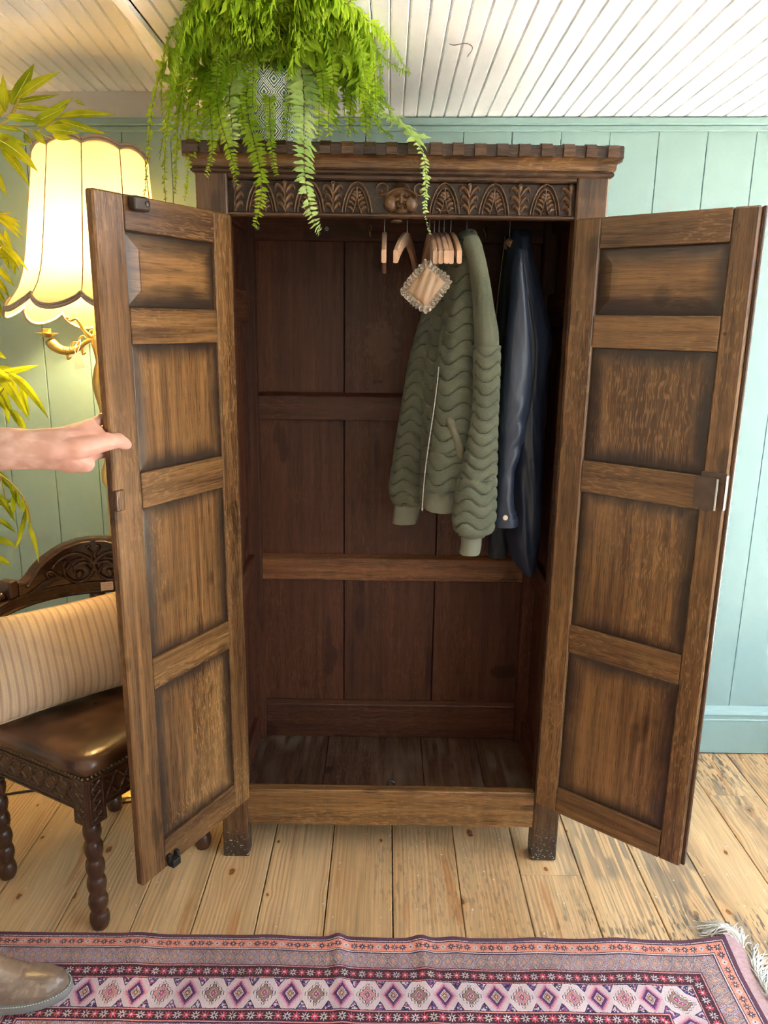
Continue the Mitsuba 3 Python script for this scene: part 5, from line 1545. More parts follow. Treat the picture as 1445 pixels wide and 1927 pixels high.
def loft(rows, nu=84, dz=.0020, power=2.3, disp=None, seed=0, twist=0.0):
    """a hanging tube of cloth through elliptical rings (z, cx, half width, cy, half depth); disp(arc, z, angle) pushes it outwards."""
    from scipy.interpolate import PchipInterpolator
    R = np.array(rows)[::-1]
    z = R[:, 0]
    n = max(6, int((z[-1] - z[0]) / dz))
    zz = np.linspace(z[0], z[-1], n)
    f = PchipInterpolator(z, R[:, 1:])(zz)
    a = np.linspace(0, 2 * np.pi, nu, endpoint=False)
    c, s = np.cos(a), np.sin(a)
    q = (np.abs(c) ** power + np.abs(s) ** power) ** (-1 / power)
    X = f[:, :1] + f[:, 1:2] * q * c
    Y = f[:, 2:3] + f[:, 3:4] * q * s
    d = np.hypot(np.diff(X, axis=1, append=X[:, :1]), np.diff(Y, axis=1, append=Y[:, :1]))
    arc = np.cumsum(d, 1) - d
    Z = np.repeat(zz[:, None], nu, 1)
    V = np.stack([X, Y, Z], -1)
    m = grid(V, wrap=True)
    m.fix_normals() if False else None
    tx = np.roll(V, -1, 1) - np.roll(V, 1, 1)
    tz = np.gradient(V, axis=0)
    N = np.cross(tx, tz)
    N /= np.linalg.norm(N, axis=2, keepdims=True) + 1e-12
    if disp is not None:
        V = V + N * disp(arc, Z, a[None, :] + 0 * Z, arc[:, -1:] + d[:, -1:])[..., None]
    m = grid(V, wrap=True)
    caps = []
    for k, fl in ((0, True), (n - 1, False)):
        ring = V[k]
        cc = ring.mean(0)
        inner = cc + (ring - cc) * .80 + [0, 0, .012 if k == 0 else 0.002]
        cap = np.vstack([ring, inner, [inner.mean(0)]])
        j = np.arange(nu)
        j2 = (j + 1) % nu
        F = np.vstack([np.stack([j, j2, nu + j2], -1), np.stack([j, nu + j2, nu + j], -1), np.stack([nu + j, nu + j2, np.full(nu, 2 * nu)], -1)])
        caps.append(trimesh.Trimesh(cap, F[:, ::-1] if fl else F, process=False))
    tri = getattr(disp, 'tri', 0 * arc)
    uv = np.vstack([np.stack([tri.ravel(), Z.ravel()], -1)] + [c.vertices[:, [0, 1]] for c in caps])
    return cat([m] + caps), uv


def quilt(amp=.0062, pitch=.0400, wave=.0105, length=.066, ph=0.0, smooth_above=None, mask=None):
    def f(arc, Z, ang, per):
        n = np.maximum(1, np.round(per / length))
        t = arc / per * n * 2 * np.pi + ph
        w = wave * np.clip(1.12 * np.cos(t), -1, 1)
        p = (Z - w + .004 * meshkit.fbm(np.stack([arc * 14, Z * 9, 0 * Z], -1), 2, 4)) / pitch
        fr_ = p - np.floor(p)
        tri = np.abs(2 * fr_ - 1)
        if smooth_above is not None:
            tri = np.where(Z > smooth_above, 0, tri)
        f.tri = tri
        puff = amp * np.clip(1 - tri ** 2.6, 0, 1) ** .5
        if smooth_above is not None:
            puff = np.where(Z > smooth_above, amp * .5, puff)
        sag = .006 * (meshkit.fbm(np.stack([arc * 9, Z * 6, 0 * Z + ph], -1), 3, 7) - .5)
        return puff + sag
    return f


def rib_knit(arc, Z, ang, per):
    n = np.round(per / .0042)
    return .0006 * np.cos(arc / per * n * 2 * np.pi) + .003 * (meshkit.noise(np.stack([arc * 30, Z * 30, 0 * Z], -1), 3) - .5)


def folds(amp=.0075, seed=1, fx=22, fz=3.2):
    def f(arc, Z, ang, per):
        p = np.stack([np.cos(ang) * per * fx / 6.28 + Z * 2.0, np.sin(ang) * per * fx / 6.28, Z * fz], -1)
        a = meshkit.fbm(p, 3, seed) - .5
        b = np.abs(meshkit.fbm(p * [1.7, 1.7, 2.2] + 5, 2, seed + 9) - .5)
        return amp * (1.5 * a - 1.1 * b)
    return f


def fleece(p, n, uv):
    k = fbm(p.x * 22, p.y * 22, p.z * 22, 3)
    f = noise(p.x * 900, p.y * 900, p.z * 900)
    crease_shade = smoothstep(.90, .985, uv.x)  # shade of the quilting creases, painted darker into the cloth colour
    return mix(mi.Color3f(.092, .106, .074), mi.Color3f(.142, .156, .112), k) * (.75 + .5 * f) * (1 - .70 * crease_shade)


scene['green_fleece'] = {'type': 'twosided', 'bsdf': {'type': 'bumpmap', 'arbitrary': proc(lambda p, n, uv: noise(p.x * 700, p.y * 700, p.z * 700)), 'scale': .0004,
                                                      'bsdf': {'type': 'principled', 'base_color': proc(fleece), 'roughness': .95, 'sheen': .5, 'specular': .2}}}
scene['green_rib'] = prin((.19, .205, .155), .95, sheen=.4, specular=.2)
scene['green_flat'] = prin((.155, .150, .105), .9, sheen=.3, specular=.2)
BJ = thing('bomber_jacket', 'olive green quilted bomber jacket with wavy stitching hanging in the wardrobe', 'jacket')
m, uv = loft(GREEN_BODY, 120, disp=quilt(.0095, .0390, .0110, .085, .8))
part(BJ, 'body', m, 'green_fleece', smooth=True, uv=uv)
m, uv = loft(GREEN_HEM, 110, disp=rib_knit)
part(BJ, 'hem_band', m, 'green_rib', smooth=True)
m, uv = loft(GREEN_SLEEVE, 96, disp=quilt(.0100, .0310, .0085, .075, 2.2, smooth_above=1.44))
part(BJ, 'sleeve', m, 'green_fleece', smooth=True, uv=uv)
m, uv = loft(GREEN_CUFF, 90, disp=rib_knit)
part(BJ, 'cuff', m, 'green_rib', smooth=True)
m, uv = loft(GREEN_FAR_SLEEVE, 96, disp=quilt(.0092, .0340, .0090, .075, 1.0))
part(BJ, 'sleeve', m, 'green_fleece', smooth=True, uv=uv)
m, uv = loft(GREEN_FAR_CUFF, 90, disp=rib_knit)
part(BJ, 'cuff', m, 'green_rib', smooth=True)
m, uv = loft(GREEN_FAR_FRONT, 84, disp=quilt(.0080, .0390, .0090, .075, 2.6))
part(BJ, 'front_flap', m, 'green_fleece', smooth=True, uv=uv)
zp = spline(GREEN_ZIP, 60)
part(BJ, 'zip', cat([tube(zp, .0016 + .0006 * (np.arange(60) % 2), 6), ball(zp[-1], (.0030, .0020, .0065), 1)]), 'steel', smooth=True)
# slanting welt pocket
pk = spline([(.130, .064, 1.262), (.142, .061, 1.232), (.158, .059, 1.190), (.168, .062, 1.150)], 20)
part(BJ, 'pocket_welt', tube(pk, np.interp(np.linspace(0, 1, 20), [0, .1, .9, 1], [.002, .0105, .0105, .002]), 11), 'green_flat', smooth=True)
part(BJ, 'hanger_bar', tube([(.174, .15, 1.690), (.172, .20, 1.702), (.168, .25, 1.690)], .010, 10), 'hanger_wood', smooth=True)
part(BJ, 'hanger_hook', tube([(.172, .20, 1.70), (.172, .20, 1.755), (.172, .212, 1.778), (.172, .20, 1.7855), (.172, .188, 1.778), (.172, .188, 1.770)], .0012, 6), 'steel')

scene['navy_satin'] = prin(proc(lambda p, n, uv: mix(mi.Color3f(.012, .020, .038), mi.Color3f(.022, .033, .058), fbm(p.x * 20, p.y * 20, p.z * 12, 2))), .36,
                           proc(lambda p, n, uv: fbm(p.x * 45, p.y * 45, p.z * 16, 2)), .0010, specular=.5)
scene['navy_lining'] = prin((.010, .016, .024), .7)
NJ = thing('navy_jacket', 'glossy dark navy jacket with a snap cuff hanging right of the green one', 'jacket')
m, uv = loft(NAVY_BODY, 110, disp=folds(.017, 3, 13, 1.3))
part(NJ, 'body', m, 'navy_satin', smooth=True)


def sleeve_folds(arc, Z, ang, per):
    b = folds(.0085, 8, 15, 1.6)(arc, Z, ang, per)
    crease =   .0022 * np.sin(Z * 90 + 2.5 * np.sin(ang * 2)) * np.exp(-((Z - 1.22) / .10) ** 2)
    cuff = np.where(Z < 1.003, .0022, 0.0)
    return b + crease + cuff


m, uv = loft(NAVY_SLEEVE, 100, disp=sleeve_folds)
part(NJ, 'sleeve', m, 'navy_satin', smooth=True)
m, uv = loft(NAVY_LINING, 70, disp=folds(.006, 5))
part(NJ, 'lining', m, 'navy_lining', smooth=True)
m, uv = loft(NAVY_FAR_FRONT, 80, disp=folds(.008, 12))
part(NJ, 'front_flap', m, 'navy_lining', smooth=True)
zp = spline(NAVY_ZIP, 70)
part(NJ, 'zip', tube(zp, .0013 + .0007 * (np.arange(70) % 2), 6), 'old_brass', smooth=True)
part(NJ, 'snap', frame(lathe([(.0068, 0), (.0070, .0015), (.0058, .0026), (0, .0028)], 20), SNAP_AT, (1, 0, 0), (0, 0, 1), (0, -1, 0)), 'snap_metal', smooth=30)
scene['snap_metal'] = prin((.75, .68, .60), .3, metallic=.9)
sm = spline([(.3150, .118, 1.600), (.335, .108, 1.52), (.350, .104, 1.42), (.345, .103, 1.30), (.325, .100, 1.18), (.305, .098, 1.08)], 40)
part(NJ, 'seam', tube(sm, .0016, 6), 'navy_lining', smooth=True)
part(NJ, 'hanger_bar', tube([(.2845, .17, 1.690), (.283, .20, 1.698), (.2815, .23, 1.690)], .010, 10), 'hanger_wood', smooth=True)
part(NJ, 'hanger_hook', tube([(.283, .20, 1.70), (.283, .20, 1.755), (.283, .212, 1.778), (.283, .20, 1.7855), (.283, .188, 1.778), (.283, .188, 1.770)], .0012, 6), 'steel')

# lace-edged sachet
SA = thing('sachet', 'small peach satin sachet with a lace frill hung among the hangers', 'sachet')
scene['satin'] = prin((.30, .195, .115), .36, sheen=.5)
scene['lace'] = prin((.34, .29, .23), .9)
so = np.array([.0600, -.020, 1.5740])
ua = unit([.80, -.10, -.62])
ub = unit(np.cross([0.10, -1, .1], ua))
un = unit(np.cross(ua, ub))
U, V = np.meshgrid(np.linspace(-1, 1, 40), np.linspace(-1, 1, 40), indexing='ij')
th = .0125 * ((1 - U ** 2) * (1 - V ** 2)) ** .5
wr = .0012 * np.sin(U * 9 + V * 4)
ms = []
for s in (-1, 1):
    P = so + (U * .029)[..., None] * ua + (V * .037)[..., None] * ub + (s * th + wr)[..., None] * un
    ms.append(grid(P, flip=s > 0))
part(SA, 'cover', cat(ms), 'satin', smooth=True)
e = []
for a, b in (((-1, -1), (1, -1)), ((1, -1), (1, 1)), ((1, 1), (-1, 1)), ((-1, 1), (-1, -1))):
    for t in np.linspace(0, 1, 84, endpoint=False):
        e.append((a[0] + (b[0] - a[0]) * t, a[1] + (b[1] - a[1]) * t))
e = np.array(e)
k = np.arange(len(e))
rows = []
for w in np.linspace(0, 1, 13):
    o2 = e / np.abs(e).max(1, keepdims=True)
    dirn = np.stack([e[:, 0] ** 3, e[:, 1] ** 3], -1)
    dirn /= np.linalg.norm(dirn, axis=1, keepdims=True)
    ext = .0145 * w * (1 + .22 * np.abs(np.sin(k * .29)) * w ** 3)
    P = so + (e[:, :1] * .028 + dirn[:, :1] * ext[:, None]) * ua + (e[:, 1:] * .036 + dirn[:, 1:] * ext[:, None]) * ub + (.0052 * w * np.sin(k * .50) + .004 * w * np.sin(k * .11))[:, None] * un
    rows.append(P)
m = grid(np.array(rows), wrap=True)
n2 = len(e)
keep = []
r3 = np.random.default_rng(3)
nf = len(m.faces) // 2
hole = np.zeros(nf, bool)
for f_ in range(nf):
    i, j = divmod(f_, n2)
    hole[f_] = (1 <= i <= 10) and (math.sin(i * 2.1 + .6 * math.sin(j * .29)) * math.sin(j * .95 + i * .4) > .25) and r3.uniform() < .92
m.update_faces(~np.r_[hole, hole])
part(SA, 'lace_frill', m, 'lace', smooth=True)
part(SA, 'ribbon', tube(spline([so + ub * .036 - ua * .024, (.075, .06, 1.650), (.072, .12, 1.690), (.076, .155, 1.716)], 14), .0022, 6), 'lace', smooth=True)

# ------------------------------------------------------------------ the person whose hand holds the door
PER = thing('person', 'person at the left holding the wardrobe door, forearm and brown boot showing', 'person')


def skin(p, n, uv):
    k = fbm(p.x * 40, p.y * 40, p.z * 40, 3)
    c = mix(mi.Color3f(.47, .275, .215), mi.Color3f(.60, .41, .345), smoothstep(.25, .75, k))
    red = smoothstep(-.72, -.60, p.x)
    return mix(c, mi.Color3f(.55, .25, .19), .45 * red)


scene['skin'] = prin(proc(skin), .46, proc(lambda p, n, uv: fbm(p.x * 260, p.y * 260, p.z * 260, 2) + 3.0 * noise(p.x * 120, p.y * 120, p.z * 40)), .00035, specular=.4)
scene['nail'] = prin((.72, .44, .38), .28)
HJ = {k: np.array(v) for k, v in HAND.items()}


def sph(c, r):
    return m3.Manifold.sphere(float(r), 28).translate([float(x) for x in c])


def bones(segs):
    return m3.Manifold.batch_boolean([m3.Manifold.batch_hull([sph(p, r) for p, r in s]) for s in segs], m3.OpType.Add)


def organic(man, length, it=10):
    a = man.refine_to_length(length).to_mesh()
    m = trimesh.Trimesh(np.array(a.vert_properties[:, :3], float), np.array(a.tri_verts), process=True)
    trimesh.smoothing.filter_taubin(m, lamb=.5, nu=.52, iterations=it)
    return m


dd = np.array([*D_L, 0.0])                                            # along the door, away from the hinge
inner = -np.array([*A_L, 0.0])                                        # out of the face seen
edge = np.array([-.392, -.012, 0]) + .398 * dd
tip = edge - .0345 * dd + inner * .0085
tip[2] = 1.2415
S = []
W, CMC, TM, TI = HJ['W'], HJ['CMC'], HJ['TM'], HJ['TI']
TI = edge - .006 * dd + inner * .0150 + [0, 0, 1.2545]
TM = edge + .026 * dd + inner * .020 + [0, 0, 1.2520]
up = np.array([0, 0, 1.0])
back = np.array([*A_L, 0.0]) * .0215
kn = {}
for nm, z, out, b in (('I', 1.282, .020, .011), ('M', 1.266, .028, .016), ('R', 1.242, .028, .017), ('L', 1.220, .022, .017)):
    mcp = edge + out * dd + back + np.array([*A_L, 0]) * b
    mcp[2] = z
    kn[nm] = mcp
EL = HJ['EL'] + [-.04, 0, -.005]
S.append([(EL, .043), (HJ['F0'] + [-.06, 0, 0], .0455)])
S.append([(HJ['F0'] + [-.06, 0, 0], .0455), (HJ['F0'] + [.03, 0, .001], .0405)])
S.append([(HJ['F0'] + [.03, 0, .001], .0405), (W + [0, .004, .001], .0340), (W + [0, -.006, -.002], .0330)])
S.append([(W + [0, .004, .001], .0335), (HJ['IM0'] + [.012, 0, -.001], .0235), (HJ['HE'] + [.012, 0, .003], .0205), (CMC + [0, .010, .002], .0235)])
S.append([(HJ['IM0'], .0225), (HJ['HE'], .0205), (kn['I'], .0145), (kn['M'], .0150), (kn['R'], .0145), (kn['L'], .0135)])
S.append([(HJ['HE'] + [.002, -.004, -.004], .0205), (HJ['HE'] + [.034, -.002, -.006], .0175), (kn['L'] + [-.006, -.004, 0], .013)])
S.append([(W + [0, .003, .001], .0330), (TM + [-.010, .004, .003], .0190)])
S.append([(W + [.004, .004, .002], .0325), (kn['I'] + [-.004, 0, -.001], .0150)])
S.append([(W + [.004, .004, -.002], .0315), (HJ['HE'] + [.030, .002, -.002], .0185)])
HE2, CM2 = HJ['HE'] + [.004, -.010, .001], CMC + [-.002, .000, .003]
S.append([(HJ['F0'] + [.045, 0, .001], .0370), (CM2, .0250), (HE2, .0210), (HJ['IM0'] + [.004, 0, 0], .0225)])
S.append([(W, .0335), (CM2, .0250), (HE2, .0215), (HE2 + [.026, .004, -.002], .0180)])
S.append([(CM2, .0250), (CMC + [.022, .003, .006], .0225), (TM + [-.006, .004, .004], .0190)])
S.append([(HJ['IM0'] + [.02, 0, .004], .020), (kn['I'], .0155), (TM + [-.012, .006, .006], .016)])
S.append([(TM + [-.006, .004, .004], .0190), ((TM + TI) / 2 + [0, 0, .0016], .0158), ])
S.append([((TM + TI) / 2 + [0, 0, .0016], .0158), (TI, .0152)])
S.append([(TI, .0152), (tip + (TI - tip) * .35, .0128), ])
S.append([(tip + (TI - tip) * .35, .0128), (tip, .0095)])
for nm, ln, r in (('I', (.040, .026, .020), .0098), ('M', (.044, .029, .021), .0100), ('R', (.041, .027, .020), .0094), ('L', (.032, .021, .018), .0084)):
    a = kn[nm]
    flat = np.array([*A_L, 0.0])
    base = edge + back
    off = (a - base) @ flat
    z = a[2]
    d1 = unit(-dd * .85 - flat * (off - r - .006) / ln[0] + up * (.30 if nm == 'I' else .06))
    b = a + d1 * ln[0]
    d2 = unit(-dd - flat * .12)
    c = b + d2 * ln[1]
    e_ = c + unit(-dd - flat * .05 - up * .05) * ln[2]
    for q in (b, c, e_):                                               # the pads stay on the door's outer face
        k_ = (q - base) @ flat
        if k_ < r * .98:
            q += flat * (r * .98 - k_)
    S += [[(a, r * 1.25), (b, r * 1.06)], [(b, r * 1.06), (c, r * .95)], [(c, r * .95), (e_, r * .78)]]
hm = organic(bones(S), .0030, 34)
part(PER, 'arm', hm, 'skin', smooth=True)
nl = unit(inner + up * .55 + (-dd) * .0)
tn = unit(tip - TI)
nb = unit(np.cross(nl, tn))
U, V = np.meshgrid(np.linspace(-1, 1, 12), np.linspace(-1, 1, 12), indexing='ij')
wv = np.sqrt(np.clip(1 - (np.abs(U) ** 4), 0, 1)) * (.55 + .45 * np.cos(V * 0))
P = (tip - tn * .0005) + (U * .0068)[..., None] * tn + (V * wv * .0060)[..., None] * nb + (.0080 - .0042 * (V * wv) ** 2 - .0016 * np.clip(U, 0, 1) ** 2 + .0004)[..., None] * nl
part(PER, 'thumb_nail', grid(P), 'nail', smooth=True)

# the rest of the figure stands outside the picture
scene['shirt'] = prin((.10, .13, .18), .9)
scene['trousers'] = prin((.035, .045, .075), .9)
sh_ = np.array([-1.19, -.42, 1.46])
el = EL
S = [[(sh_, .075), ((sh_ + el) / 2, .062)], [((sh_ + el) / 2, .062), (el + [.03, 0, 0], .056)],
     [((-1.22, -.45, 1.44), .085), ((-1.22, -.72, 1.44), .085), ((-1.22, -.60, 1.10), .125), ((-1.22, -.52, 1.10), .125)],
     [((-1.22, -.60, 1.10), .125), ((-1.22, -.52, 1.10), .125), ((-1.22, -.64, .95), .13), ((-1.22, -.50, .95), .13)],
     [((-1.22, -.74, 1.44), .075), ((-1.20, -.80, 1.16), .058)], [((-1.20, -.80, 1.16), .058), ((-1.08, -.80, .96), .048)]]
part(PER, 'shirt', organic(bones(S), .02, 6), 'shirt', smooth=True)
BT = np.array([-.729, -.462])
BD = unit([math.cos(math.radians(9)), math.sin(math.radians(9)), 0])
BS = np.cross([0, 0, 1], BD)
ank = np.array([*BT, 0]) - BD * .225 + [0, 0, .17]
S = [[((-1.22, -.62, .92), .115), ((-1.22, -.50, .92), .115)], [((-1.22, -.50, .90), .098), ((-1.08, -.49, .50), .070)], [((-1.08, -.49, .50), .070), (ank + [-.02, 0, .03], .056)],
     [((-1.22, -.66, .90), .098), ((-1.21, -.72, .50), .070)], [((-1.21, -.72, .50), .070), ((-1.27, -.74, .10), .055)]]
part(PER, 'trousers', organic(bones(S), .02, 5), 'trousers', smooth=True)
S = [[((-1.21, -.585, 1.50), .058), ((-1.19, -.585, 1.58), .058)], [((-1.185, -.585, 1.70), .094), ((-1.205, -.585, 1.69), .098)], [((-1.165, -.585, 1.69), .075), ((-1.150, -.585, 1.615), .045)],
     [((-1.095, -.585, 1.672), .010), ((-1.080, -.585, 1.650), .014)], [((-1.195, -.489, 1.66), .012), ((-1.205, -.485, 1.69), .014)], [((-1.195, -.681, 1.66), .012), ((-1.205, -.685, 1.69), .014)],
     [((-1.098, -.585, 1.625), .017), ((-1.10, -.575, 1.625), .016)]]
part(PER, 'head', organic(bones(S), .010, 5), 'skin', smooth=True)
part(PER, 'hair', organic(bones([[((-1.20, -.585, 1.735), .088), ((-1.225, -.585, 1.70), .094), ((-1.165, -.585, 1.752), .062)]]), .015, 4), 'hair', smooth=True)
scene['hair'] = prin((.05, .03, .02), .7)
for s in (-1, 1):
    part(PER, 'eye', ball((-1.098, -.585 + s * .032, 1.692), .0115, 2), 'white_card', smooth=True)
S = [[((-1.08, -.80, .96), .030), ((-1.06, -.795, .90), .026)]]
for q in range(4):
    S += [[((-1.06, -.78 - .017 * q, .895), .0105), ((-1.045, -.78 - .017 * q, .845 - .004 * (q % 2)), .0095)], [((-1.045, -.78 - .017 * q, .845 - .004 * (q % 2)), .0095), ((-1.05, -.78 - .017 * q, .810 + .006 * abs(q - 1)), .0082)]]
S += [[((-1.05, -.775, .93), .013), ((-1.02, -.765, .885), .0095)]]
part(PER, 'hand', organic(bones(S), .006, 4), 'skin', smooth=True)


# boots: upper, welt and sole, stitching, elastic side
def boot_leather(p, n, uv):
    k = fbm(p.x * 22, p.y * 22, p.z * 30, 3)
    s = smoothstep(.50, .75, fbm(p.x * 120, p.y * 60, p.z * 90, 4))
    c = mix(mi.Color3f(.085, .060, .045), mi.Color3f(.24, .18, .13), k)
    return mix(c, mi.Color3f(.30, .23, .18), s * .38)


scene['boot_leather'] = prin(proc(boot_leather), .30, proc(lambda p, n, uv: fbm(p.x * 160, p.y * 160, p.z * 160, 3)), .0007, specular=.5)
scene['boot_sole'] = prin((.16, .165, .16), .55)
scene['stitch'] = prin((.50, .52, .48), .8)
scene['gore'] = prin((.10, .13, .15), .8, proc(lambda p, n, uv: dr.sin(p.x * 3000)), .0003)


def outline(x, grow=0.0):
    """half width of the foot, x metres behind the toe."""
    return np.interp(x, [0, .006, .018, .04, .07, .10, .14, .19, .24, .275, .292, .298], [0.0, .018, .030, .041, .0475, .0485, .044, .036, .034, .031, .020, .0]) + grow * (np.clip(x / .01, 0, 1))


def boot(base, fd, z0, detail):
    fs = np.cross([0, 0, 1], fd)
    def at(x, s, z):
        return base - fd * x + fs * s + np.array([0, 0, z0 + z])
    xs = np.r_[np.linspace(0, .04, 14), np.linspace(.04, .298, 34)[1:]]
    hgt = np.interp(xs, [0, .006, .02, .05, .09, .13, .16, .19, .22, .26, .298], [.026, .042, .053, .060, .068, .092, .120, .150, .165, .165, .160])
    a = np.linspace(0, np.pi, 40)
    rows = []
    for x, hh in zip(xs, hgt):
        w = max(outline(x) - .003, .0006)
        c, s = np.cos(a), np.sin(a)
        n = 2.5
        q = (np.abs(c) ** n + np.abs(s) ** n) ** (-1 / n)
        wz = np.interp(s * q, [0, .3, 1], [1, 1.05, .92])
        rows.append([at(x, w * cc * qq * wz_, .020 + (hh - .020) * ss * qq) for cc, ss, qq, wz_ in zip(c, s, q, wz)])
    P = np.array(rows)
    m = grid(P)
    tc = P[-1].mean(0)
    part(PER, 'boot', m, 'boot_leather', smooth=True, label='scuffed brown leather boot') if detail else part(PER, 'boot', m, 'boot_leather', smooth=True)
    key = f'{PER}__boot' if _count[f'{PER}__boot'] == 1 else f'{PER}__boot_{_count[f"{PER}__boot"] - 1:03d}'
    ring = []
    xo = np.r_[0, .0015, .005, .011, .02, .035, .055, .08, .11, .14, .17, .2, .24, .27, .288, .296, .299]
    for x in xo:
        ring.append((x, outline(min(x, .298)) + .0062 * (1 if x > .001 else 0)))
    loop = [(x - .007 * (x < .02) * (1 - x / .02), w) for x, w in ring] + [(x - .007 * (x < .02) * (1 - x / .02), -w) for x, w in ring[::-1]]
    loop = np.array(loop)
    lv = [(0.0, .94), (.003, .985), (.010, 1.0), (.0165, 1.0), (.0195, .985), (.0205, .93), (.0205, .5)]
    cx = np.array([.14, 0])
    rows = [[at(*(cx + (l - cx) * f), z) for l in loop] for z, f in lv]
    rows = [[at(*(cx + (l - cx) * .5), 0.0) for l in loop]] + rows
    scene[f'{key}__sole'] = mikit.ply(grid(np.array(rows), wrap=True), 'boot_sole', smooth=40)
    if not detail:
        return
    st = []
    lp = np.array([at(*(cx + (l - cx) * .975), .0212) for l in loop])
    d = np.r_[0, np.cumsum(np.linalg.norm(np.diff(lp, axis=0), axis=1))]
    for t in np.arange(0, d[-1], .0058):
        p = [np.array([np.interp(t + o, d, lp[:, k]) for k in range(3)]) for o in (0, .0036)]
        st.append(tube(p, .0010, 5))
    scene[f'{key}__welt_stitching'] = mikit.ply(cat(st), 'stitch', smooth=True)
    labels[f'{key}__welt_stitching'] = {'kind': 'stuff'}
    # elastic gore on the near side, edged with a dark seam
    gx, gz = np.meshgrid(np.linspace(-1, 1, 26), np.linspace(-1, 1, 26), indexing='ij')
    from scipy.interpolate import RegularGridInterpolator
    A = RegularGridInterpolator((xs, a), P)
    rad = np.sqrt(np.clip(gx ** 2 + gz ** 2, 0, None))
    f = np.maximum(np.abs(gx), np.abs(gz)) / np.maximum(rad, 1e-6)
    ex, ez = gx * f, gz * f
    nrm = -fs
    Q = A(np.stack([np.clip(.181 + .040 * ex, 0, .298), np.clip(np.pi - .62 - .46 * ez, 0, np.pi)], -1)) + nrm * .0016
    scene[f'{key}__elastic_gore'] = mikit.ply(grid(Q), 'gore', smooth=True)
    th = np.linspace(0, 2 * np.pi, 60)
    E_ = A(np.stack([.181 + .041 * np.cos(th), np.pi - .62 - .47 * np.sin(th)], -1)) + nrm * .0012
    scene[f'{key}__seam'] = mikit.ply(tube(E_, .0012, 6, cap=False), 'black_iron', smooth=True)


boot(np.array([*BT, 0]), BD, .0085, True)
boot(np.array([-1.06, -.735, 0]), unit([1, -.08, 0]), .0085, False)

# ------------------------------------------------------------------ rug, cable, wire
RUG = thing('rug', 'plum and white patterned woven rug with a tasselled end in front of the wardrobe', 'rug')
RX1, RX0, RY1, RY0 = .832, -1.06, -.292, -1.60


def star(fx, fy, R):
    r = dr.sqrt(fx * fx + fy * fy)
    th = dr.atan2(fy, fx)
    return (r < R * (.66 + .34 * dr.cos(8 * th))), (r < R * .26)


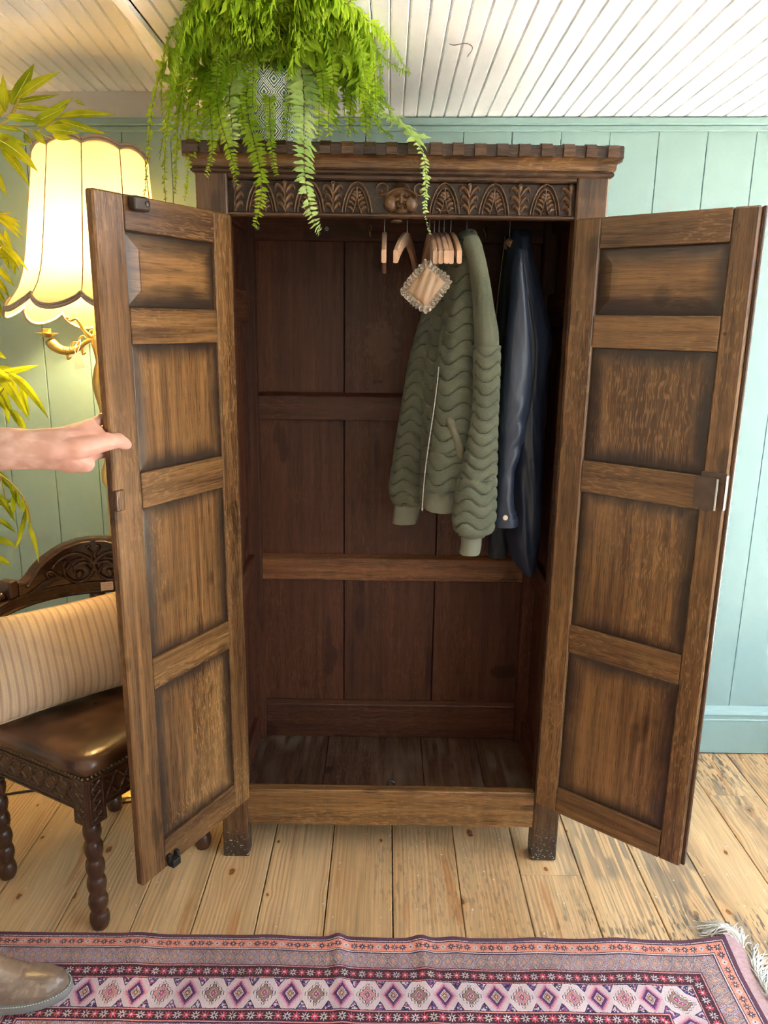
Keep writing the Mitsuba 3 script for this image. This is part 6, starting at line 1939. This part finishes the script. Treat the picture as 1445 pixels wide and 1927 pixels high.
def rug_fn(p, n, uv):
    # woven: the drawing is stepped in knots of 1.7 mm
    knot = .0016
    X0, Y0 = uv.x, uv.y
    jit = .0007 * (noise(uv.x * 700, uv.y * 700) - .5)
    X, Y = (dr.floor(X0 / knot) + .5) * knot * .7 + X0 * .3 + jit, (dr.floor(Y0 / knot) + .5) * knot * .7 + Y0 * .3 + jit
    L = RX1 - RX0
    dx = dr.minimum(X, L - X)
    d = dr.minimum(dx, Y)
    s = dr.select(Y <= dx, X - Y * 0, Y)
    C = mi.Color3f
    navy, white, plum = C(.022, .014, .050), C(.47, .40, .41), C(.042, .014, .024)
    pink, salmon, rose, brown, lilac = C(.50, .20, .20), C(.60, .235, .165), C(.48, .065, .105), C(.29, .165, .120), C(.52, .36, .44)
    sel = dr.select

    def band(a, b):
        return (d >= a) & (d < b)
    c = C(.085, .030, .060)
    c = sel(band(.0105, .0130), white, c)
    c = sel(band(.0130, .0155), navy, c)
    # first guard: salmon with three navy stars and a white lozenge
    t = s / .0198
    fx, fy = (t - dr.floor(t) - .5) * .0198, d - .0288
    k = dr.floor(t) - 4 * dr.floor(dr.floor(t) / 4)
    on, ctr = star(fx, fy, .0098)
    lo = dr.abs(fx) + dr.abs(fy) < .0085
    g = sel(k < 3, sel(on, sel(ctr, white, navy), salmon), sel(dr.abs(fx) + dr.abs(fy) < .0022, navy, sel(lo, white, salmon)))
    c = sel(band(.0155, .0415), g, c)
    c = sel(band(.0415, .0435), navy, c)
    c = sel(band(.0435, .0465), white, c)
    c = sel(band(.0465, .0495), navy, c)

    # lattice of lozenges, doubly outlined
    def lattice(a, h):
        t = s / .0262
        fx, fy = dr.abs(t - dr.floor(t) - .5), dr.abs((d - a) / h - .5)
        m = fx + fy
        cell = cell_rand(dr.floor(t), 3, 1)
        inner = mix(C(.42, .24, .16), C(.50, .29, .20), cell)
        o = sel(m < .065, white, sel(m < .11, brown, sel(m < .16, salmon, sel(m < .205, brown, sel(m < .26, inner, sel(m < .315, navy, sel(m < .385, white, sel(m < .435, navy, mi.Color3f(0)))))))))
        m2 = dr.minimum(fy, .5) - (fx)                                # triangles between the lozenges
        q = 1 - m
        tri = sel(m < .50, white, sel(m < .55, navy, sel(m < .64, sel(cell > .5, brown, lilac), sel(m < .69, navy, sel(m < .74, white, sel(m < .84, C(.25, .085, .12), brown))))))
        return sel(m < .435, o, tri)
    c = sel(band(.0495, .0935), lattice(.0495, .044), c)
    c = sel(band(.0935, .0955), navy, c)
    c = sel(band(.0955, .0985), pink, c)

    # dark guards with white and rose stars in turn
    def stars(a, h):
        t = s / .0202
        fx, fy = (t - dr.floor(t) - .5) * .0202, d - a - h / 2
        k = dr.floor(t) - 2 * dr.floor(t / 2)
        on, ctr = star(fx, fy, .0105)
        pale = mix(white, C(.42, .38, .34), sel(cell_rand(dr.floor(t), 9, 2) > .7, mi.Float(1), mi.Float(0)))
        return sel(on, sel(ctr, sel(k < 1, navy, white), sel(k < 1, pale, rose)), plum)
    c = sel(band(.0985, .1305), stars(.0985, .032), c)
    c = sel(band(.1305, .1330), pink, c)
    c = sel(band(.1330, .1350), navy, c)
    # main band: toothed medallions
    a, h = .135, .074
    t = (s + .022) / .0585
    fx, fy = dr.abs(t - dr.floor(t) - .5), dr.abs((d - a) / h - .5)
    k = dr.floor(t) - 2 * dr.floor(t / 2)
    m = fx * 1.15 + fy
    tooth = fx * 11 - fy * 9
    saw = .085 * (tooth - dr.floor(tooth))
    big = sel(m < .03, white, sel(m < .07, C(.45, .25, .13), sel(m < .105, navy, sel(m < .165, C(.40, .23, .15), sel(m < .185, navy, sel(m < .235, white, sel(m - saw < .325, C(.055, .018, .085), sel(m - saw < .40, C(.33, .10, .20), sel(m < .535, C(.50, .26, .31), C(.46, .37, .40))))))))))
    var = cell_rand(dr.floor(t), 5, 4)
    c2 = sel(var > .35, C(.25, .145, .105), C(.46, .20, .20))
    step = fy * 9
    saw2 = .13 * dr.abs(step - dr.floor(step) - .5)
    m3_ = fx * .9 + fy * 1.0
    small = sel(m < .035, white, sel(m < .11, C(.36, .05, .14), sel(m < .135, navy, sel(m < .175, white, sel(m < .195, navy, sel(m3_ + saw2 < .325, c2, sel(m3_ + saw2 < .355, navy, sel(m3_ + saw2 < .42, C(.52, .45, .46), sel(m3_ + saw2 < .445, navy, C(.50, .42, .44))))))))))
    body = sel(k < 1, big, small)
    chk = cell_rand(dr.floor(s / .0036), dr.floor(d / .0036), 7)
    corner = sel(chk < .30, navy, sel(chk < .55, white, sel(chk < .75, C(.30, .06, .16), C(.10, .07, .22))))
    body = sel((fx > .5 - (fy - .20) * .72) & (fy > .22), sel(fx > .5 - (fy - .25) * .72, corner, navy), body)
    c = sel(band(.135, .209), body, c)
    c = sel(band(.209, .211), navy, c)
    c = sel(band(.211, .2140), pink, c)
    c = sel(band(.2140, .2400), stars(.2140, .026), c)
    c = sel(band(.2400, .2430), pink, c)
    c = sel(band(.2430, .2460), navy, c)
    c = sel(band(.2460, .2900), lattice(.2460, .044), c)
    c = sel(d >= .29, sel(dr.floor(X / .03) - 2 * dr.floor(X / .06) < 1, plum, C(.30, .10, .13)), c)
    pile = noise(X0 * 1500, Y0 * 1500)
    worn = fbm(p.x * 9, p.y * 9, 1.0, 3)
    return c * (.74 + .42 * pile) * (.85 + .3 * worn) + mi.Color3f(.012)


scene['rug_wool'] = prin(proc(rug_fn), .95, proc(lambda p, n, uv: noise(uv.x * 900, uv.y * 900) + .6 * dr.sin(uv.y * 1800)), .0006, sheen=.3, specular=.2)


def rug_lift(x, y):
    e = RY1 - y
    z = .0065 + 0 * x
    for cx, w, hgt, dec in ((-.13, .018, .011, .18), (.075, .022, .010, .20), (.155, .03, .005, .2), (-.30, .05, .004, .3), (-.62, .04, .005, .25), (.36, .05, .004, .3), (.56, .05, .005, .2)):
        z = z + hgt * np.exp(-((x - cx - .10 * e) / w) ** 2) * np.exp(-e / dec)
    z = z + .003 * np.sin(y * 24 + x * 3) * np.exp(-((x + .2) / .8) ** 2)
    z = z + .026 * np.clip(1 - np.hypot((x - .865) / .15, (y + .275) / .13), 0, 1) ** 1.4
    return z


xs, ys = np.linspace(RX0, RX1, 420), np.linspace(RY1, RY0, 190)
Xg, Yg = np.meshgrid(xs, ys, indexing='ij')
edge_w = .0035 * (meshkit.noise(np.stack([Xg * 7, 0 * Xg, 0 * Xg], -1), 3) - .5) * np.exp(-(RY1 - Yg) / .4)
P = np.stack([Xg, Yg + edge_w, rug_lift(Xg, Yg)], -1)
m = grid(P)
if m.face_normals[:, 2].mean() < 0:
    m.faces = m.faces[:, ::-1]
uv = np.stack([RX1 - Xg, RY1 - Yg], -1).reshape(-1, 2)
# a thickness: the edge turns down to the floor
rim = np.r_[P[:, 0], P[-1, 1:], P[::-1, -1][1:], P[0, ::-1][1:]]
low = rim.copy()
low[:, 2] = np.maximum(.0005, rim[:, 2] - .006)
sk = grid(np.stack([rim, low], 0))
part(RUG, 'pile', m, 'rug_wool', smooth=True, uv=uv)
scene['rug_edge'] = prin((.07, .025, .05), .95)
part(RUG, 'edging', sk, 'rug_edge', smooth=True)
scene['kilim'] = prin(proc(lambda p, n, uv: mix(mi.Color3f(.31, .20, .22), mi.Color3f(.43, .31, .33), fbm(p.x * 120, p.y * 260, 1.0, 2))), .95)
yk = np.linspace(-.283, RY0, 120)
wk = np.interp(yk, [-1.6, -.40, -.283], [.038, .038, .030])
P = np.stack([np.stack([RX1 + wk * f, yk + .012 * f, rug_lift(RX1 + wk * f, yk) - .002 - .002 * f], -1) for f in np.linspace(0, 1, 5)], 1)
m = grid(P)
if m.face_normals[:, 2].mean() < 0:
    m.faces = m.faces[:, ::-1]
part(RUG, 'flat_woven_end', m, 'kilim', smooth=True)
scene['fringe_cotton'] = prin((.66, .665, .63), .95, sheen=.3)
r4 = np.random.default_rng(21)
st = []
for k in range(860):
    y = -.275 - 1.3 * (k / 860) ** 1.25
    base = np.array([RX1 + .036 + r4.uniform(-.004, .004), y + .012 + r4.uniform(-.004, .004), 0])
    base[2] = rug_lift(base[0], base[1]) - .002
    if k < 110:                                                        # at the corner the tassels are swept back past the rug's edge
        f = k / 110
        base = np.array([RX1 + .034 - .030 * (1 - f) * r4.uniform(0, 1), -.268 - .05 * f + r4.uniform(-.006, .006), .026 - .012 * f])
        ang = math.radians(r4.normal(162 - 95 * f, 12))
    else:
        ang = math.radians(r4.normal(58, 15))
    L = r4.uniform(.050, .085)
    d = np.array([math.cos(ang), math.sin(ang), 0])
    sd = np.array([-d[1], d[0], 0]) * r4.uniform(-.014, .014)
    p = [base, base + d * L * .35 + sd * .5 + [0, 0, r4.uniform(.002, .008)], base + d * L * .7 + sd + [0, 0, r4.uniform(-.002, .004)], base + d * L + sd * r4.uniform(0, 2)]
    p[2][2], p[3][2] = max(p[2][2] * .5, .002 + r4.uniform(0, .006)), .0016 + r4.uniform(0, .003)
    st.append(tube(spline(p, 8), np.linspace(.0013, .0008, 8), 4))
part(RUG, 'fringe', cat(st), 'fringe_cotton', smooth=True, kind='stuff', label='white cotton tassels')
CB_ = thing('power_cable', 'thin black cable lying on the floorboards behind the chair leg', 'cable')
c = np.array(CABLE)
part(CB_, 'lead', tube(spline(np.vstack([[[-1.40, .12, .004]], c, [[-.95, .262, .004], [-.905, .235, .004]]]), 60), .0034, 8), 'black_iron', smooth=True)
WR2 = thing('ceiling_wire', 'short bit of thin grey wire curling from the white ceiling boards', 'wire')
w1 = np.array(WIRE)
part(WR2, 'stub', tube(spline(np.vstack([w1, w1[-1:] + [.004, .0, -.004], w1[-1:] + [.001, -.002, -.014], w1[-1:] + [-.006, -.004, -.024]]), 30), .0011, 6), 'grey_wire', smooth=True)
scene['grey_wire'] = prin((.20, .18, .18), .6)
